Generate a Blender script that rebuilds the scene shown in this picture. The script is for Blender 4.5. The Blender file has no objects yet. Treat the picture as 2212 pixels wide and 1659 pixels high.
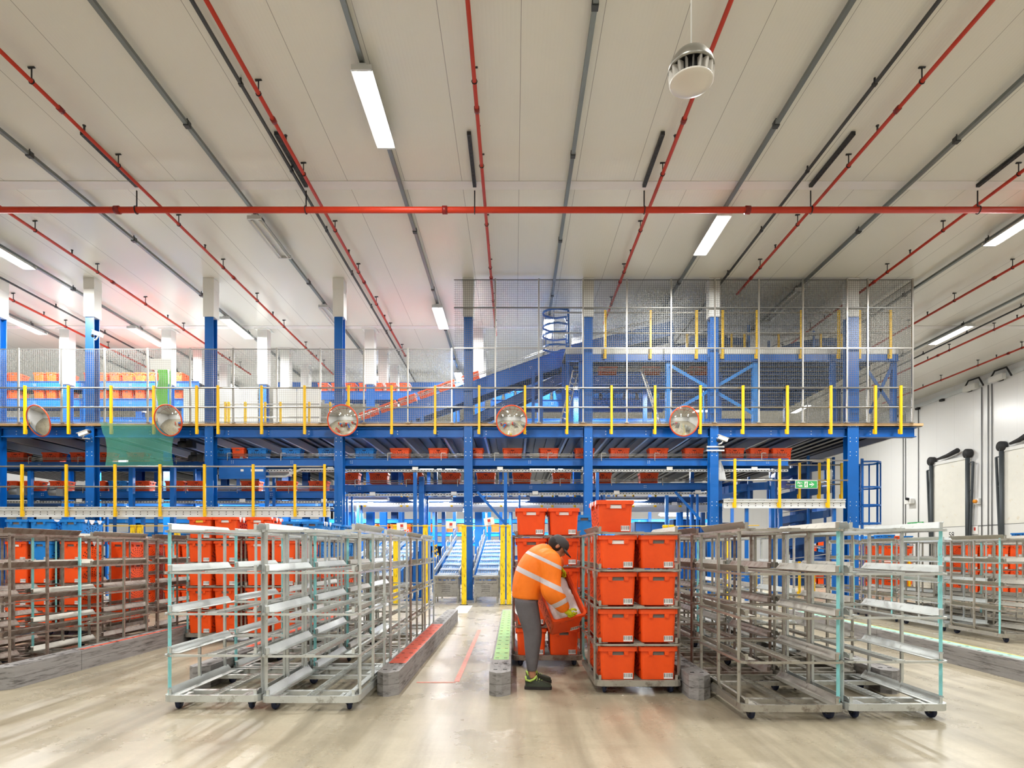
import bpy, math, random
from mathutils import Vector, Matrix, Euler
random.seed(7)
SC = bpy.context.scene
COL = SC.collection
PI = math.pi
R = math.radians

# ---------------------------------------------------------------- camera frame
F = 1325.0          # focal length in pixels of the 2212 wide frame
CX, CY = 1111.0, 1189.0
EYE = 1.35
CEIL = 8.75
FY = 16.8           # distance of the mezzanine front


def at(px, py, Y):
    return Vector(((px - CX) * Y / F, Y, EYE - (py - CY) * Y / F))


def ax(px, Y):
    return (px - CX) * Y / F


def az(py, Y):
    return EYE - (py - CY) * Y / F


cam = bpy.data.cameras.new('camera')
cam.sensor_width = 36.0
cam.lens = 36.0 * F / 2212.0
cam.shift_x = (1106.0 - CX) / 2212.0
cam.shift_y = (CY - 829.5) / 2212.0
cam.clip_end = 200
camo = bpy.data.objects.new('camera', cam)
COL.objects.link(camo)
camo.location = (0, 0, EYE)
camo.rotation_euler = (R(90), 0, 0)
SC.camera = camo

SC.view_settings.view_transform = 'Standard'
SC.view_settings.look = 'None'
SC.view_settings.gamma = 1.0
SC.view_settings.use_curve_mapping = False
SC.view_settings.exposure = 0.62
try:
    SC.cycles.use_denoising = True
    SC.cycles.max_bounces = 5
    SC.cycles.diffuse_bounces = 3
    SC.cycles.glossy_bounces = 2
    SC.cycles.use_adaptive_sampling = True
    SC.cycles.adaptive_threshold = 0.045
    SC.cycles.adaptive_min_samples = 12
    SC.cycles.transmission_bounces = 4
    SC.cycles.transparent_max_bounces = 8
    SC.cycles.sample_clamp_indirect = 8.0
except Exception:
    pass

# ---------------------------------------------------------------- materials


def lin(c):
    return tuple(((v / 255.0) / 12.92 if v / 255.0 <= 0.04045 else (((v / 255.0) + 0.055) / 1.055) ** 2.4) for v in c)


MATS = {}


def mat(name, rgb, rough=0.5, metal=0.0, var=0.0, scale=6.0, bump=0.0, dirt=None, dirt_amt=0.0, rnd=0.0, stretch=(1, 1, 1), coat=0.0, spec=0.5):
    if name in MATS:
        return MATS[name]
    m = bpy.data.materials.new(name)
    m.use_nodes = True
    nt = m.node_tree
    N, L = nt.nodes, nt.links
    b = N['Principled BSDF']
    c = lin(rgb)
    b.inputs['Base Color'].default_value = (*c, 1)
    b.inputs['Roughness'].default_value = rough
    b.inputs['Metallic'].default_value = metal
    b.inputs['Specular IOR Level'].default_value = spec
    if coat:
        b.inputs['Coat Weight'].default_value = coat
        b.inputs['Coat Roughness'].default_value = 0.15
    col = None
    if var or dirt_amt or bump:
        tc = N.new('ShaderNodeTexCoord')
        mp = N.new('ShaderNodeMapping')
        mp.inputs['Scale'].default_value = stretch
        L.new(tc.outputs['Object'], mp.inputs['Vector'])
        nz = N.new('ShaderNodeTexNoise')
        nz.inputs['Scale'].default_value = scale
        nz.inputs['Detail'].default_value = 5
        nz.inputs['Roughness'].default_value = 0.65
        L.new(mp.outputs[0], nz.inputs['Vector'])
    if var:
        mx = N.new('ShaderNodeMix')
        mx.data_type = 'RGBA'
        mx.inputs['A'].default_value = (*[v * (1 - var) for v in c], 1)
        mx.inputs['B'].default_value = (*[min(1, v * (1 + var)) for v in c], 1)
        rp = N.new('ShaderNodeMapRange')
        rp.inputs['From Min'].default_value = 0.3
        rp.inputs['From Max'].default_value = 0.7
        L.new(nz.outputs['Fac'], rp.inputs['Value'])
        L.new(rp.outputs[0], mx.inputs['Factor'])
        col = mx.outputs['Result']
    if dirt_amt:
        n2 = N.new('ShaderNodeTexNoise')
        n2.inputs['Scale'].default_value = scale * 2.3
        n2.inputs['Detail'].default_value = 8
        n2.inputs['Roughness'].default_value = 0.7
        L.new(mp.outputs[0], n2.inputs['Vector'])
        r2 = N.new('ShaderNodeMapRange')
        r2.inputs['From Min'].default_value = 0.62 - dirt_amt * 0.2
        r2.inputs['From Max'].default_value = 0.70
        L.new(n2.outputs['Fac'], r2.inputs['Value'])
        m2 = N.new('ShaderNodeMix')
        m2.data_type = 'RGBA'
        if col:
            L.new(col, m2.inputs['A'])
        else:
            m2.inputs['A'].default_value = (*c, 1)
        m2.inputs['B'].default_value = (*lin(dirt), 1)
        L.new(r2.outputs[0], m2.inputs['Factor'])
        col = m2.outputs['Result']
    if rnd:
        oi = N.new('ShaderNodeObjectInfo')
        hv = N.new('ShaderNodeHueSaturation')
        mr = N.new('ShaderNodeMapRange')
        mr.inputs['To Min'].default_value = 1 - rnd
        mr.inputs['To Max'].default_value = 1 + rnd
        L.new(oi.outputs['Random'], mr.inputs['Value'])
        L.new(mr.outputs[0], hv.inputs['Value'])
        if col:
            L.new(col, hv.inputs['Color'])
        else:
            hv.inputs['Color'].default_value = (*c, 1)
        col = hv.outputs['Color']
    if col:
        L.new(col, b.inputs['Base Color'])
    if bump:
        bp = N.new('ShaderNodeBump')
        bp.inputs['Strength'].default_value = bump
        bp.inputs['Distance'].default_value = 0.02
        L.new(nz.outputs['Fac'], bp.inputs['Height'])
        L.new(bp.outputs[0], b.inputs['Normal'])
    MATS[name] = m
    return m


def emit(name, rgb, strength):
    if name in MATS:
        return MATS[name]
    m = bpy.data.materials.new(name)
    m.use_nodes = True
    b = m.node_tree.nodes['Principled BSDF']
    b.inputs['Base Color'].default_value = (0.9, 0.9, 0.9, 1)
    b.inputs['Emission Color'].default_value = (*lin(rgb), 1)
    b.inputs['Emission Strength'].default_value = strength
    try:
        m.cycles.emission_sampling = 'NONE'
    except Exception:
        pass
    MATS[name] = m
    return m


def clear(name, rgb, alpha, rough=0.4):
    m = mat(name, rgb, rough)
    m.node_tree.nodes['Principled BSDF'].inputs['Alpha'].default_value = alpha
    return m


RED = mat('tote_red', (255, 82, 6), 0.5, var=0.10, scale=5, rnd=0.07)
BLUE = mat('tote_blue', (14, 128, 214), 0.5, var=0.10, scale=5, rnd=0.07)
REDHOLE = mat('tote_red_hole_shade', (92, 16, 8), 0.7)  # dark red painted for the shade inside the slots
BLUEHOLE = mat('tote_blue_hole_shade', (6, 36, 84), 0.7)  # dark blue painted for the shade inside the slots
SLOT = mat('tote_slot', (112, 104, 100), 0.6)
WHITE = mat('white_paint', (232, 232, 228), 0.5)
PAPER = mat('paper_white', (238, 236, 232), 0.7)
BAG = mat('bag_white', (236, 234, 236), 0.35, var=0.05, scale=14, bump=0.6)
GALV = mat('galvanised_bright', (206, 210, 208), 0.36, 0.6, var=0.10, scale=4, dirt=(140, 138, 128), dirt_amt=0.25)
GALVD = mat('galvanised_dull', (172, 168, 158), 0.42, 0.6, var=0.14, scale=4, dirt=(110, 98, 86), dirt_amt=0.35)
GALVB = mat('galvanised_rusty', (150, 138, 128), 0.46, 0.55, var=0.16, scale=4, dirt=(112, 76, 66), dirt_amt=0.8)
AQUA = mat('aqua_paint', (140, 216, 220), 0.45, var=0.05, scale=6, dirt=(160, 168, 160), dirt_amt=0.2)
STEEL = mat('steel_blue', (0, 96, 180), 0.38, 0.0, var=0.06, scale=2.0)
STEELD = mat('steel_dark_blue', (14, 76, 140), 0.42, 0.0, var=0.08, scale=2.0)
STEELL = mat('steel_light_blue', (24, 130, 212), 0.4, 0.0, var=0.05, scale=2.0)
YEL = mat('yellow_paint', (252, 200, 10), 0.42, var=0.05, scale=5)
YELS = mat('yellow_scuffed', (250, 212, 16), 0.5, var=0.05, scale=3, dirt=(54, 46, 30), dirt_amt=0.55, stretch=(3, 3, 1))
RAIL = mat('rail_steel', (176, 174, 168), 0.35, 0.7)
MESHW = mat('mesh_wire', (150, 150, 146), 0.4, 0.5)
MESHD = mat('mesh_wire_dark', (112, 112, 108), 0.45, 0.4)
ZINC = mat('zinc_beam', (224, 226, 226), 0.38, 0.2, var=0.05, scale=3)
BLK = mat('black_rubber', (24, 25, 28), 0.6)
WHEELB = mat('wheel_blue', (22, 34, 66), 0.5)
DARK = mat('dark_metal', (52, 53, 56), 0.5, 0.4)
GREY = mat('grey_machine', (120, 122, 124), 0.5, 0.2)
TRUNK = mat('trunking_grey', (122, 128, 128), 0.4, 0.6)
CABLE = mat('cable_dark', (66, 68, 70), 0.5, 0.3)
PIPE = mat('pipe_red', (192, 46, 8), 0.5, var=0.06, scale=2)
PIPEJ = mat('pipe_joint_red', (130, 24, 18), 0.4)
WOOD = mat('deck_timber', (214, 178, 132), 0.6, var=0.08, scale=4)
TUBE = emit('lamp_tube', (255, 252, 246), 14.0)
TUBEOFF = mat('lamp_tube_off', (226, 226, 222), 0.3)
LAMPB = mat('lamp_body', (206, 208, 206), 0.4, 0.2)
KERB = mat('kerb_grey', (150, 147, 146), 0.72, var=0.14, scale=5, dirt=(70, 66, 64), dirt_amt=0.6, stretch=(1, .25, 3), bump=0.15)
HOLE = mat('bolt_hole_dark', (30, 28, 27), 0.8)
PRED = mat('kerb_paint_red', (216, 84, 54), 0.6, var=0.12, scale=9, dirt=(130, 110, 100), dirt_amt=0.4)
PGRN = mat('kerb_paint_green', (150, 196, 128), 0.6, var=0.12, scale=9, dirt=(190, 178, 90), dirt_amt=0.5)
PMNT = mat('kerb_paint_mint', (150, 206, 180), 0.6, var=0.1, scale=9, dirt=(140, 150, 138), dirt_amt=0.4)

# ---------------------------------------------------------------- mesh builder


class MB:
    def __init__(s):
        s.v, s.f, s.m, s.sm = [], [], [], []

    def add(s, vs, fs, mi=0, smooth=False):
        b = len(s.v)
        s.v.extend(tuple(p) for p in vs)
        for f in fs:
            s.f.append(tuple(b + i for i in f))
            s.m.append(mi)
            s.sm.append(smooth)
        return s

    def box(s, x0, x1, y0, y1, z0, z1, mi=0):
        vs = [(x0, y0, z0), (x1, y0, z0), (x1, y1, z0), (x0, y1, z0), (x0, y0, z1), (x1, y0, z1), (x1, y1, z1), (x0, y1, z1)]
        return s.add(vs, [(0, 3, 2, 1), (4, 5, 6, 7), (0, 1, 5, 4), (1, 2, 6, 5), (2, 3, 7, 6), (3, 0, 4, 7)], mi)

    def cbox(s, c, d, mi=0):
        return s.box(c[0] - d[0] / 2, c[0] + d[0] / 2, c[1] - d[1] / 2, c[1] + d[1] / 2, c[2] - d[2] / 2, c[2] + d[2] / 2, mi)

    def bar(s, p0, p1, w, h=None, mi=0, up=(0, 0, 1), caps=True):
        h = w if h is None else h
        p0, p1 = Vector(p0), Vector(p1)
        d = (p1 - p0).normalized()
        u = Vector(up)
        if abs(d.dot(u)) > 0.98:
            u = Vector((0, 1, 0))
        a = d.cross(u).normalized()
        b = a.cross(d).normalized()
        vs = []
        for p in (p0, p1):
            for i, j in ((-1, -1), (1, -1), (1, 1), (-1, 1)):
                vs.append(p + a * (w / 2 * i) + b * (h / 2 * j))
        fs = [(0, 1, 5, 4), (1, 2, 6, 5), (2, 3, 7, 6), (3, 0, 4, 7)]
        if caps:
            fs += [(3, 2, 1, 0), (4, 5, 6, 7)]
        return s.add(vs, fs, mi)

    def tube(s, pts, r, n=8, mi=0, closed=False, caps=True, up=None):
        pts = [Vector(p) for p in pts]
        k = len(pts)
        vs, fs = [], []
        prev = None
        for i, p in enumerate(pts):
            if closed:
                d = (pts[(i + 1) % k] - pts[i - 1]).normalized()
            else:
                d = (pts[min(i + 1, k - 1)] - pts[max(i - 1, 0)]).normalized()
            if prev is None:
                u = Vector(up) if up else (Vector((0, 0, 1)) if abs(d.z) < 0.9 else Vector((0, 1, 0)))
            else:
                u = prev
            a = (u - d * u.dot(d)).normalized()
            prev = a
            b = d.cross(a)
            rr = r[i] if isinstance(r, (list, tuple)) else r
            for j in range(n):
                t = 2 * PI * (j + 0.5) / n
                vs.append(p + a * (math.cos(t) * rr) + b * (math.sin(t) * rr))
        for i in range(k if closed else k - 1):
            i2 = (i + 1) % k
            for j in range(n):
                fs.append((i * n + j, i * n + (j + 1) % n, i2 * n + (j + 1) % n, i2 * n + j))
        if caps and not closed:
            fs.append(tuple(reversed(range(n))))
            fs.append(tuple((k - 1) * n + j for j in range(n)))
        return s.add(vs, fs, mi, n > 4)

    def lathe(s, prof, n=24, mi=0, c=(0, 0, 0), smooth=True, mis=None):
        vs, k = [], len(prof)
        for r, z in prof:
            for j in range(n):
                t = 2 * PI * j / n
                vs.append((c[0] + r * math.cos(t), c[1] + r * math.sin(t), c[2] + z))
        b = len(s.v)
        s.v.extend(vs)
        for i in range(k - 1):
            for j in range(n):
                s.f.append((b + i * n + j, b + i * n + (j + 1) % n, b + (i + 1) * n + (j + 1) % n, b + (i + 1) * n + j))
                s.m.append(mis[i] if mis else mi)
                s.sm.append(smooth)
        return s

    def quad(s, a, b, c, d, mi=0):
        return s.add([a, b, c, d], [(0, 1, 2, 3)], mi)

    def prism(s, poly, z0, z1, mi=0):
        n = len(poly)
        vs = [(x, y, z0) for x, y in poly] + [(x, y, z1) for x, y in poly]
        fs = [tuple(reversed(range(n))), tuple(range(n, 2 * n))]
        fs += [(i, (i + 1) % n, n + (i + 1) % n, n + i) for i in range(n)]
        return s.add(vs, fs, mi)

    def mesh(s, name, mats):
        me = bpy.data.meshes.new(name)
        me.from_pydata(s.v, [], s.f)
        for m in (mats if isinstance(mats, (list, tuple)) else [mats]):
            me.materials.append(m)
        me.polygons.foreach_set('material_index', s.m)
        me.polygons.foreach_set('use_smooth', s.sm)
        me.update()
        return me

    def obj(s, name, mats, parent=None, loc=(0, 0, 0), rot=(0, 0, 0)):
        return link(name, s.mesh(name, mats), parent, loc, rot)


def link(name, data, parent=None, loc=(0, 0, 0), rot=(0, 0, 0), m=None):
    o = bpy.data.objects.new(name, data)
    COL.objects.link(o)
    o.location = loc
    o.rotation_euler = rot
    if parent is not None:
        o.parent = parent
    if m is not None:
        o.material_slots[0].link = 'OBJECT'
        o.material_slots[0].material = m
    return o


def tag(o, label, cat, group=None):
    o['label'] = label
    o['category'] = cat
    o['kind'] = 'thing'
    if group:
        o['group'] = group
    return o


def thing(name, label, cat, loc=(0, 0, 0), rz=0.0, group=None, rot=None):
    o = bpy.data.objects.new(name, None)
    COL.objects.link(o)
    o.location = loc
    o.rotation_euler = rot if rot else (0, 0, rz)
    return tag(o, label, cat, group)


def struct(o):
    o['kind'] = 'structure'
    return o


CACHE = {}


def cached(key, fn):
    if key not in CACHE:
        CACHE[key] = fn()
    return CACHE[key]


ORD = ['first', 'second', 'third', 'fourth', 'fifth', 'sixth', 'seventh', 'eighth', 'ninth', 'tenth', 'eleventh', 'twelfth', 'thirteenth', 'fourteenth',
       'fifteenth', 'sixteenth', 'seventeenth', 'eighteenth', 'nineteenth', 'twentieth', 'twenty-first', 'twenty-second', 'twenty-third', 'twenty-fourth']

# ---------------------------------------------------------------- the setting


def floor_material():
    m = bpy.data.materials.new('concrete_floor')
    m.use_nodes = True
    N, L = m.node_tree.nodes, m.node_tree.links
    b = N['Principled BSDF']
    tc = N.new('ShaderNodeTexCoord')

    def noise(scale, st, det=6, rough=.65, rot=0):
        mp = N.new('ShaderNodeMapping')
        mp.inputs['Scale'].default_value = st
        mp.inputs['Rotation'].default_value = (0, 0, rot)
        L.new(tc.outputs['Object'], mp.inputs['Vector'])
        n = N.new('ShaderNodeTexNoise')
        n.inputs['Scale'].default_value = scale
        n.inputs['Detail'].default_value = det
        n.inputs['Roughness'].default_value = rough
        L.new(mp.outputs[0], n.inputs['Vector'])
        return n.outputs['Fac']

    def ramp(src, lo, hi, to=(0, 1)):
        r = N.new('ShaderNodeMapRange')
        r.inputs['From Min'].default_value = lo
        r.inputs['From Max'].default_value = hi
        r.inputs['To Min'].default_value = to[0]
        r.inputs['To Max'].default_value = to[1]
        L.new(src, r.inputs['Value'])
        return r.outputs[0]

    def mix(f, a, c):
        x = N.new('ShaderNodeMix')
        x.data_type = 'RGBA'
        L.new(f, x.inputs['Factor'])
        for k, s in (('A', a), ('B', c)):
            if isinstance(s, tuple):
                x.inputs[k].default_value = (*lin(s), 1)
            else:
                L.new(s, x.inputs[k])
        return x.outputs['Result']
    c = mix(ramp(noise(0.7, (1, 1, 1)), .35, .68), (160, 150, 128), (184, 174, 152))
    c = mix(ramp(noise(40, (1, 1, 1), 5, .6), .4, .75, (0, .3)), c, (138, 127, 106))
    c = mix(ramp(noise(1.6, (3.2, .22, 1), 5, .6), .42, .85, (0, .75)), c, (104, 94, 76))   # tyre wear and shadow streaks painted along the lanes
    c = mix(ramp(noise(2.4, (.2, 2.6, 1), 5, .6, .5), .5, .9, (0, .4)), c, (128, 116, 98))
    L.new(c, b.inputs['Base Color'])
    L.new(ramp(noise(1.3, (1, 1, 1)), .3, .7, (.2, .42)), b.inputs['Roughness'])
    bp = N.new('ShaderNodeBump')
    bp.inputs['Strength'].default_value = .06
    bp.inputs['Distance'].default_value = .01
    L.new(noise(60, (1, 1, 1), 4), bp.inputs['Height'])
    L.new(bp.outputs[0], b.inputs['Normal'])
    return m


def panel_material(name, rgb, axis, period, rib, joint_dark=.45, off=0.0):
    """white profiled sandwich panels: joints every period metres, fine ribs between."""
    m = bpy.data.materials.new(name)
    m.use_nodes = True
    N, L = m.node_tree.nodes, m.node_tree.links
    b = N['Principled BSDF']
    b.inputs['Roughness'].default_value = .27
    tc = N.new('ShaderNodeTexCoord')
    sp = N.new('ShaderNodeSeparateXYZ')
    L.new(tc.outputs['Object'], sp.inputs[0])
    s = sp.outputs[axis]

    def mth(op, a, v=None):
        n = N.new('ShaderNodeMath')
        n.operation = op
        if hasattr(a, 'links'):
            L.new(a, n.inputs[0])
        else:
            n.inputs[0].default_value = a
        if v is not None:
            if hasattr(v, 'links'):
                L.new(v, n.inputs[1])
            else:
                n.inputs[1].default_value = v
        return n.outputs[0]
    f = mth('FRACT', mth('DIVIDE', mth('ADD', s, 200.0 * period - off), period))
    j = mth('LESS_THAN', f, .010 / period)
    mx = N.new('ShaderNodeMix')
    mx.data_type = 'RGBA'
    c = lin(rgb)
    nz = N.new('ShaderNodeTexNoise')
    nz.inputs['Scale'].default_value = .35
    nz.inputs['Detail'].default_value = 4
    L.new(tc.outputs['Object'], nz.inputs['Vector'])
    m0 = N.new('ShaderNodeMix')
    m0.data_type = 'RGBA'
    m0.inputs['A'].default_value = (*[v * .94 for v in c], 1)
    m0.inputs['B'].default_value = (*c, 1)
    L.new(nz.outputs['Fac'], m0.inputs['Factor'])
    L.new(m0.outputs['Result'], mx.inputs['A'])
    mx.inputs['B'].default_value = (*[v * joint_dark for v in c], 1)
    L.new(j, mx.inputs['Factor'])
    L.new(mx.outputs['Result'], b.inputs['Base Color'])
    w = mth('SINE', mth('MULTIPLY', s, 2 * PI / rib))
    w = mth('POWER', mth('ABSOLUTE', w), .35)
    bp = N.new('ShaderNodeBump')
    bp.inputs['Strength'].default_value = .22
    bp.inputs['Distance'].default_value = .004
    L.new(w, bp.inputs['Height'])
    L.new(bp.outputs[0], b.inputs['Normal'])
    return m


X0, X1, YB, YE = -24.0, 19.8, -9.0, 42.0
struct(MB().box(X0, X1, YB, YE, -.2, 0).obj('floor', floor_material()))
struct(MB().box(X0, X1, YB, YE, CEIL, CEIL + .2).obj('ceiling', panel_material('ceiling_panel', (226, 225, 216), 0, 1.145, .115, off=.09)))
WALLM = panel_material('wall_panel', (238, 238, 236), 1, 1.15, .23, .8)
struct(MB().box(X1, X1 + .2, YB, YE, 0, CEIL).obj('wall_right', WALLM))
struct(MB().box(X0 - .2, X0, YB, YE, 0, CEIL).obj('wall_left', WALLM))
WALLX = panel_material('wall_panel_across', (238, 238, 236), 0, 1.15, .23, .8)
struct(MB().box(X0, X1, YE, YE + .2, 0, CEIL).obj('wall_back', WALLX))
struct(MB().box(X0, X1, YB - .2, YB, 0, CEIL).obj('wall_front', WALLX))
STRIP = mat('ceiling_strip_white', (226, 224, 222), .4)
struct(MB().box(X0, X1, 12.28, 12.56, CEIL - .012, CEIL - .001).obj('trim_1', STRIP))
struct(MB().box(X0, X1, 20.2, 20.45, CEIL - .012, CEIL - .001).obj('trim_2', STRIP))
# painted floor lines
YLINE = mat('line_yellow', (236, 220, 40), .5, var=.1, scale=8)
struct(MB().box(6.38, 6.46, 5.2, 15.5, .0005, .003).obj('floor_marking', YLINE))
RLINE = mat('line_red_worn', (222, 120, 100), .5, var=.3, scale=14, dirt=(176, 164, 146), dirt_amt=1.0)
struct(MB().box(-.62, -.565, 6.3, 10.4, .0005, .003).obj('floor_marking', RLINE))
struct(MB().box(-1.0, -.6, 6.25, 6.29, .0005, .003).obj('floor_marking', RLINE))
struct(MB().box(-1.35, -1.02, 13.2, 15.0, .0005, .003).obj('floor_marking', PAPER))

# ---------------------------------------------------------------- ceiling services
TZ = EYE + 7.27      # light trunking height
PZ = EYE + 7.18      # sprinkler pipe height
TRUNKX = [-15.6, -12.3, -8.93, -5.6, -2.27, 1.08, 4.48, 7.86, 11.13, 14.5]
LANE = ['farthest out over the left', 'over the far left lanes', 'over the blue totes on the left', 'carrying the unlit lamp on the left',
        'carrying the bright near lamp', 'nearest the hanging loudspeaker', 'carrying the second lit lamp', 'carrying the unlit lamp by the tall mesh',
        'passing over the end of the mezzanine', 'carrying the lit lamp by the right wall']
for i, x in enumerate(TRUNKX):
    t = MB().box(-.035, .035, -2, 31, -.03, .03).obj('lighting_trunking', TRUNK, None, (x, 0, TZ + .02))
    tag(t, 'grey steel lighting trunking under the ceiling, ' + LANE[i], 'trunking', 'lighting trunking')
    for k in range(9):
        y = 1.2 + k * 3.1 + (i % 3) * .4
        MB().box(-.045, .045, -.05, .05, -.045, .05).box(-.008, .008, -.008, .008, .05, CEIL - TZ - .025).obj('bracket', CABLE, t, (0, y, 0))
for i, x in enumerate([-13.75, -4.28, 5.64, 15.2]):
    t = MB().box(-.022, .022, -2, 30, -.02, .02).obj('cable_conduit', CABLE, None, (x, 0, CEIL - .1))
    tag(t, ['thin dark ceiling conduit far out over the left lanes', 'thin dark ceiling conduit between the unlit lamp and the near lit lamp', 'thin dark ceiling conduit right of the loudspeaker',
            'thin dark ceiling conduit near the right wall'][i], 'conduit', 'dark ceiling conduits')
    for k in range(12):
        MB().cbox((0, 0, 0), (.06, .07, .05)).box(-.012, .012, -.012, .012, .02, .098).obj('clip', DARK, t, (0, .8 + k * 2.2, 0))
PIPEX = [-14.4, -10.75, -7.39, -4.02, -.61, 2.83, 6.24, 9.62, 12.65, 15.6, 18.0]
PL = ['over the far left corner', 'second in from the far left corner', 'crossing left of the unlit lamp', 'between the unlit and the near lit lamp', 'running straight ahead over the middle aisle',
      'passing behind the hanging loudspeaker', 'ending above the upper mezzanine spirals', 'passing over the mezzanine end column', 'beside the lit lamp near the right wall', 'next but one to the right wall', 'closest to the right wall']
for i, x in enumerate(PIPEX):
    y1 = [25, 25, 25, 22.5, 20.5, 19.4, 17.2, 24, 27, 28, 30][i]
    p = thing('sprinkler_pipe', 'red sprinkler pipe ' + PL[i], 'pipe', (x, 0, PZ), group='red sprinkler pipes along the ceiling')
    MB().tube([(0, -2, 0), (0, y1, 0)], .033, 8).obj('pipe', PIPE, p)
    y = 1.15 + (i % 2) * .25
    k = 0
    while y < y1 - .3:
        MB().tube([(0, 0, .03), (0, 0, CEIL - PZ - .012)], .011, 5).tube([(-.05, 0, CEIL - PZ - .012), (.05, 0, CEIL - PZ - .001)], .02, 5).tube([(.042 * math.cos(a * PI / 4), 0, .042 * math.sin(a * PI / 4)) for a in range(8)], .008, 4, closed=True).obj('hanger', DARK, p, (0, y, 0))
        if k % 2 == 0:
            MB().tube([(0, 0, .02), (0, 0, .11)], .018, 6).tube([(0, 0, .11), (0, 0, .125)], .03, 6).obj('sprinkler_head', CABLE, p, (0, y + 1.15, 0))
        if k % 3 == 1:
            MB().tube([(0, -.05, 0), (0, .05, 0)], .047, 8).obj('coupling', PIPEJ, p, (0, y + .6, 0))
        y += 2.06
        k += 1
MAINY = 12.36
t = thing('sprinkler_main', 'thick red water main crossing the whole ceiling from side to side', 'pipe', (0, MAINY, EYE + 6.86))
MB().tube([(X0 + .1, 0, 0), (X1 - .1, 0, 0)], .062, 12).obj('pipe', PIPE, t)
for x in [-14.3, -8.0, -1.4, 4.7, 11.0, 17]:
    MB().tube([(x - .05, 0, 0), (x + .05, 0, 0)], .082, 10).obj('coupling', PIPEJ, t)
MAINH = [(-7.62, 'left of the unlit lamp'), (-4.2, 'between the unlit and the near lit lamp'), (-.8, 'above the middle aisle'), (2.62, 'below the hanging loudspeaker'), (5.98, 'right of the second lit lamp'), (9.35, 'toward the right wall')]
for x, w in MAINH:
    h = MB().tube([(0, .02, .03), (0, .02, CEIL - EYE - 6.86 - .14)], .014, 5).tube([(0, .075 * math.cos(a * PI / 5), .075 * math.sin(a * PI / 5)) for a in range(10)], .011, 4, closed=True).obj('hanger', DARK, t, (x, 0, 0))
    c = MB().box(-.035, .035, -.25, 1.32, 0, .06).obj('ceiling_bracket', DARK, None, (x, MAINY - .1 - 1.2, CEIL - .075))
    s = MB()
    for k in range(14):
        s.box(-.012, .012, -.2 + k * .11, -.15 + k * .11, -.002, .001)
    s.obj('slot', BLK, c)
    tag(c, 'black slotted ceiling channel holding the red main, ' + w, 'bracket', 'black ceiling channels')

# ---------------------------------------------------------------- lamps


def lamp(x, y, label, lit=True, z=None, power=150, L=1.78, group='ceiling batten lamps'):
    z = TZ - .064 if z is None else z
    t = thing('ceiling_lamp', label, 'lamp', (x, y, z), group=group)
    b = MB()
    h = L / 2
    b.box(-.06, .06, -h, h, -.02, .035)
    b.quad((-.06, -h, -.02), (-.16, -h, -.075), (-.16, h, -.075), (-.06, h, -.02))
    b.quad((.16, -h, -.075), (.06, -h, -.02), (.06, h, -.02), (.16, h, -.075))
    b.quad((-.06, -h, -.012), (-.06, h, -.012), (-.165, h, -.07), (-.165, -h, -.07))
    b.quad((.06, -h, -.012), (.165, -h, -.07), (.165, h, -.07), (.06, h, -.012))
    for s in (-1, 1):
        b.box(-.15, .15, s * h - .02, s * h + .02, -.075, .0)
    b.obj('housing', LAMPB, t)
    for s in (-1, 1):
        MB().tube([(s * .085, -h + .06, -.068), (s * .085, h - .06, -.068)], .02, 8).obj('tube', TUBE if lit else TUBEOFF, t)
    if lit:
        la = bpy.data.lights.new('lamp_light', 'AREA')
        la.shape = 'RECTANGLE'
        la.size = .24
        la.size_y = L - .1
        la.energy = power
        la.color = (1.0, .995, .965)
        lo = bpy.data.objects.new('lamp_light', la)
        COL.objects.link(lo)
        lo.parent = t
        lo.location = (0, 0, -.1)
    return t


LP = 300
lamp(-2.27, 10.0, 'brightest lit lamp, nearest overhead left of the middle red pipe', power=LP)
lamp(4.48, 13.95, 'lit lamp just under the red main, right of the loudspeaker', power=LP)
lamp(-5.6, 14.1, 'unlit twin tube lamp hanging just past the red main on the left', lit=False)
lamp(7.86, 18.0, 'unlit twin tube lamp over the tall mesh on the right', lit=False, L=2.3)
lamp(-12.3, 14.7, 'lit lamp at the left edge just under the red main', power=LP)
lamp(14.5, 20.4, 'lit lamp near the right wall beyond the mezzanine end', power=LP)
lamp(-2.27, 18.9, 'lit lamp beside the first tall mesh post', power=LP)
lamp(-5.6, 18.9, 'dim lamp behind the white topped blue column left of the tall mesh', lit=False)
lamp(1.08, 19.8, 'lit lamp glaring behind the upper ladder cage', power=LP)
FARL = [(-8.93, 19.8, 'lit lamp shining behind the mesh over the white panels'), (-12.3, 20.6, 'lit lamp behind the mesh over the green sheet'), (-15.6, 19.4, 'lit lamp at the far left over the red tote shelves'),
        (-2.27, 25.5, 'far lit lamp glaring above the foot of the inclined belt'), (-12.3, 26.6, 'far lit lamp between the white topped columns'), (-5.6, 26, 'far lit lamp behind the small white columns'),
        (4.48, 22.5, 'far lit lamp behind the upper handrail'), (7.86, 25, 'far lit lamp past the upper spirals'), (14.5, 31, 'farthest lit lamp along the right wall'), (-15.6, 28, 'farthest lit lamp over the left shelves')]
for x, y, l in FARL:
    lamp(x, y, l, power=LP * 1.3)
# lamps of the same rows that hang nearer than the top of the picture
for x, y, l in [(4.48, 5.2, 'lamp of the loudspeaker row above the near floor'), (-8.93, 6.0, 'lamp above the near left lanes'), (-2.27, .5, 'lamp above the place of the viewer'), (11.13, 6.4, 'lamp above the near right lanes'),
                (-12.3, 1, 'lamp above the near left corner'), (14.5, .5, 'lamp above the near right corner'), (4.48, -4, 'lamp behind the viewer on the right'), (-5.6, -4.5, 'lamp behind the viewer on the left'), (11.13, 13.5, 'lamp over the right lanes past the red main')]:
    lamp(x, y, l, power=LP * (.75 if y < 3 else .8))

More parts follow.
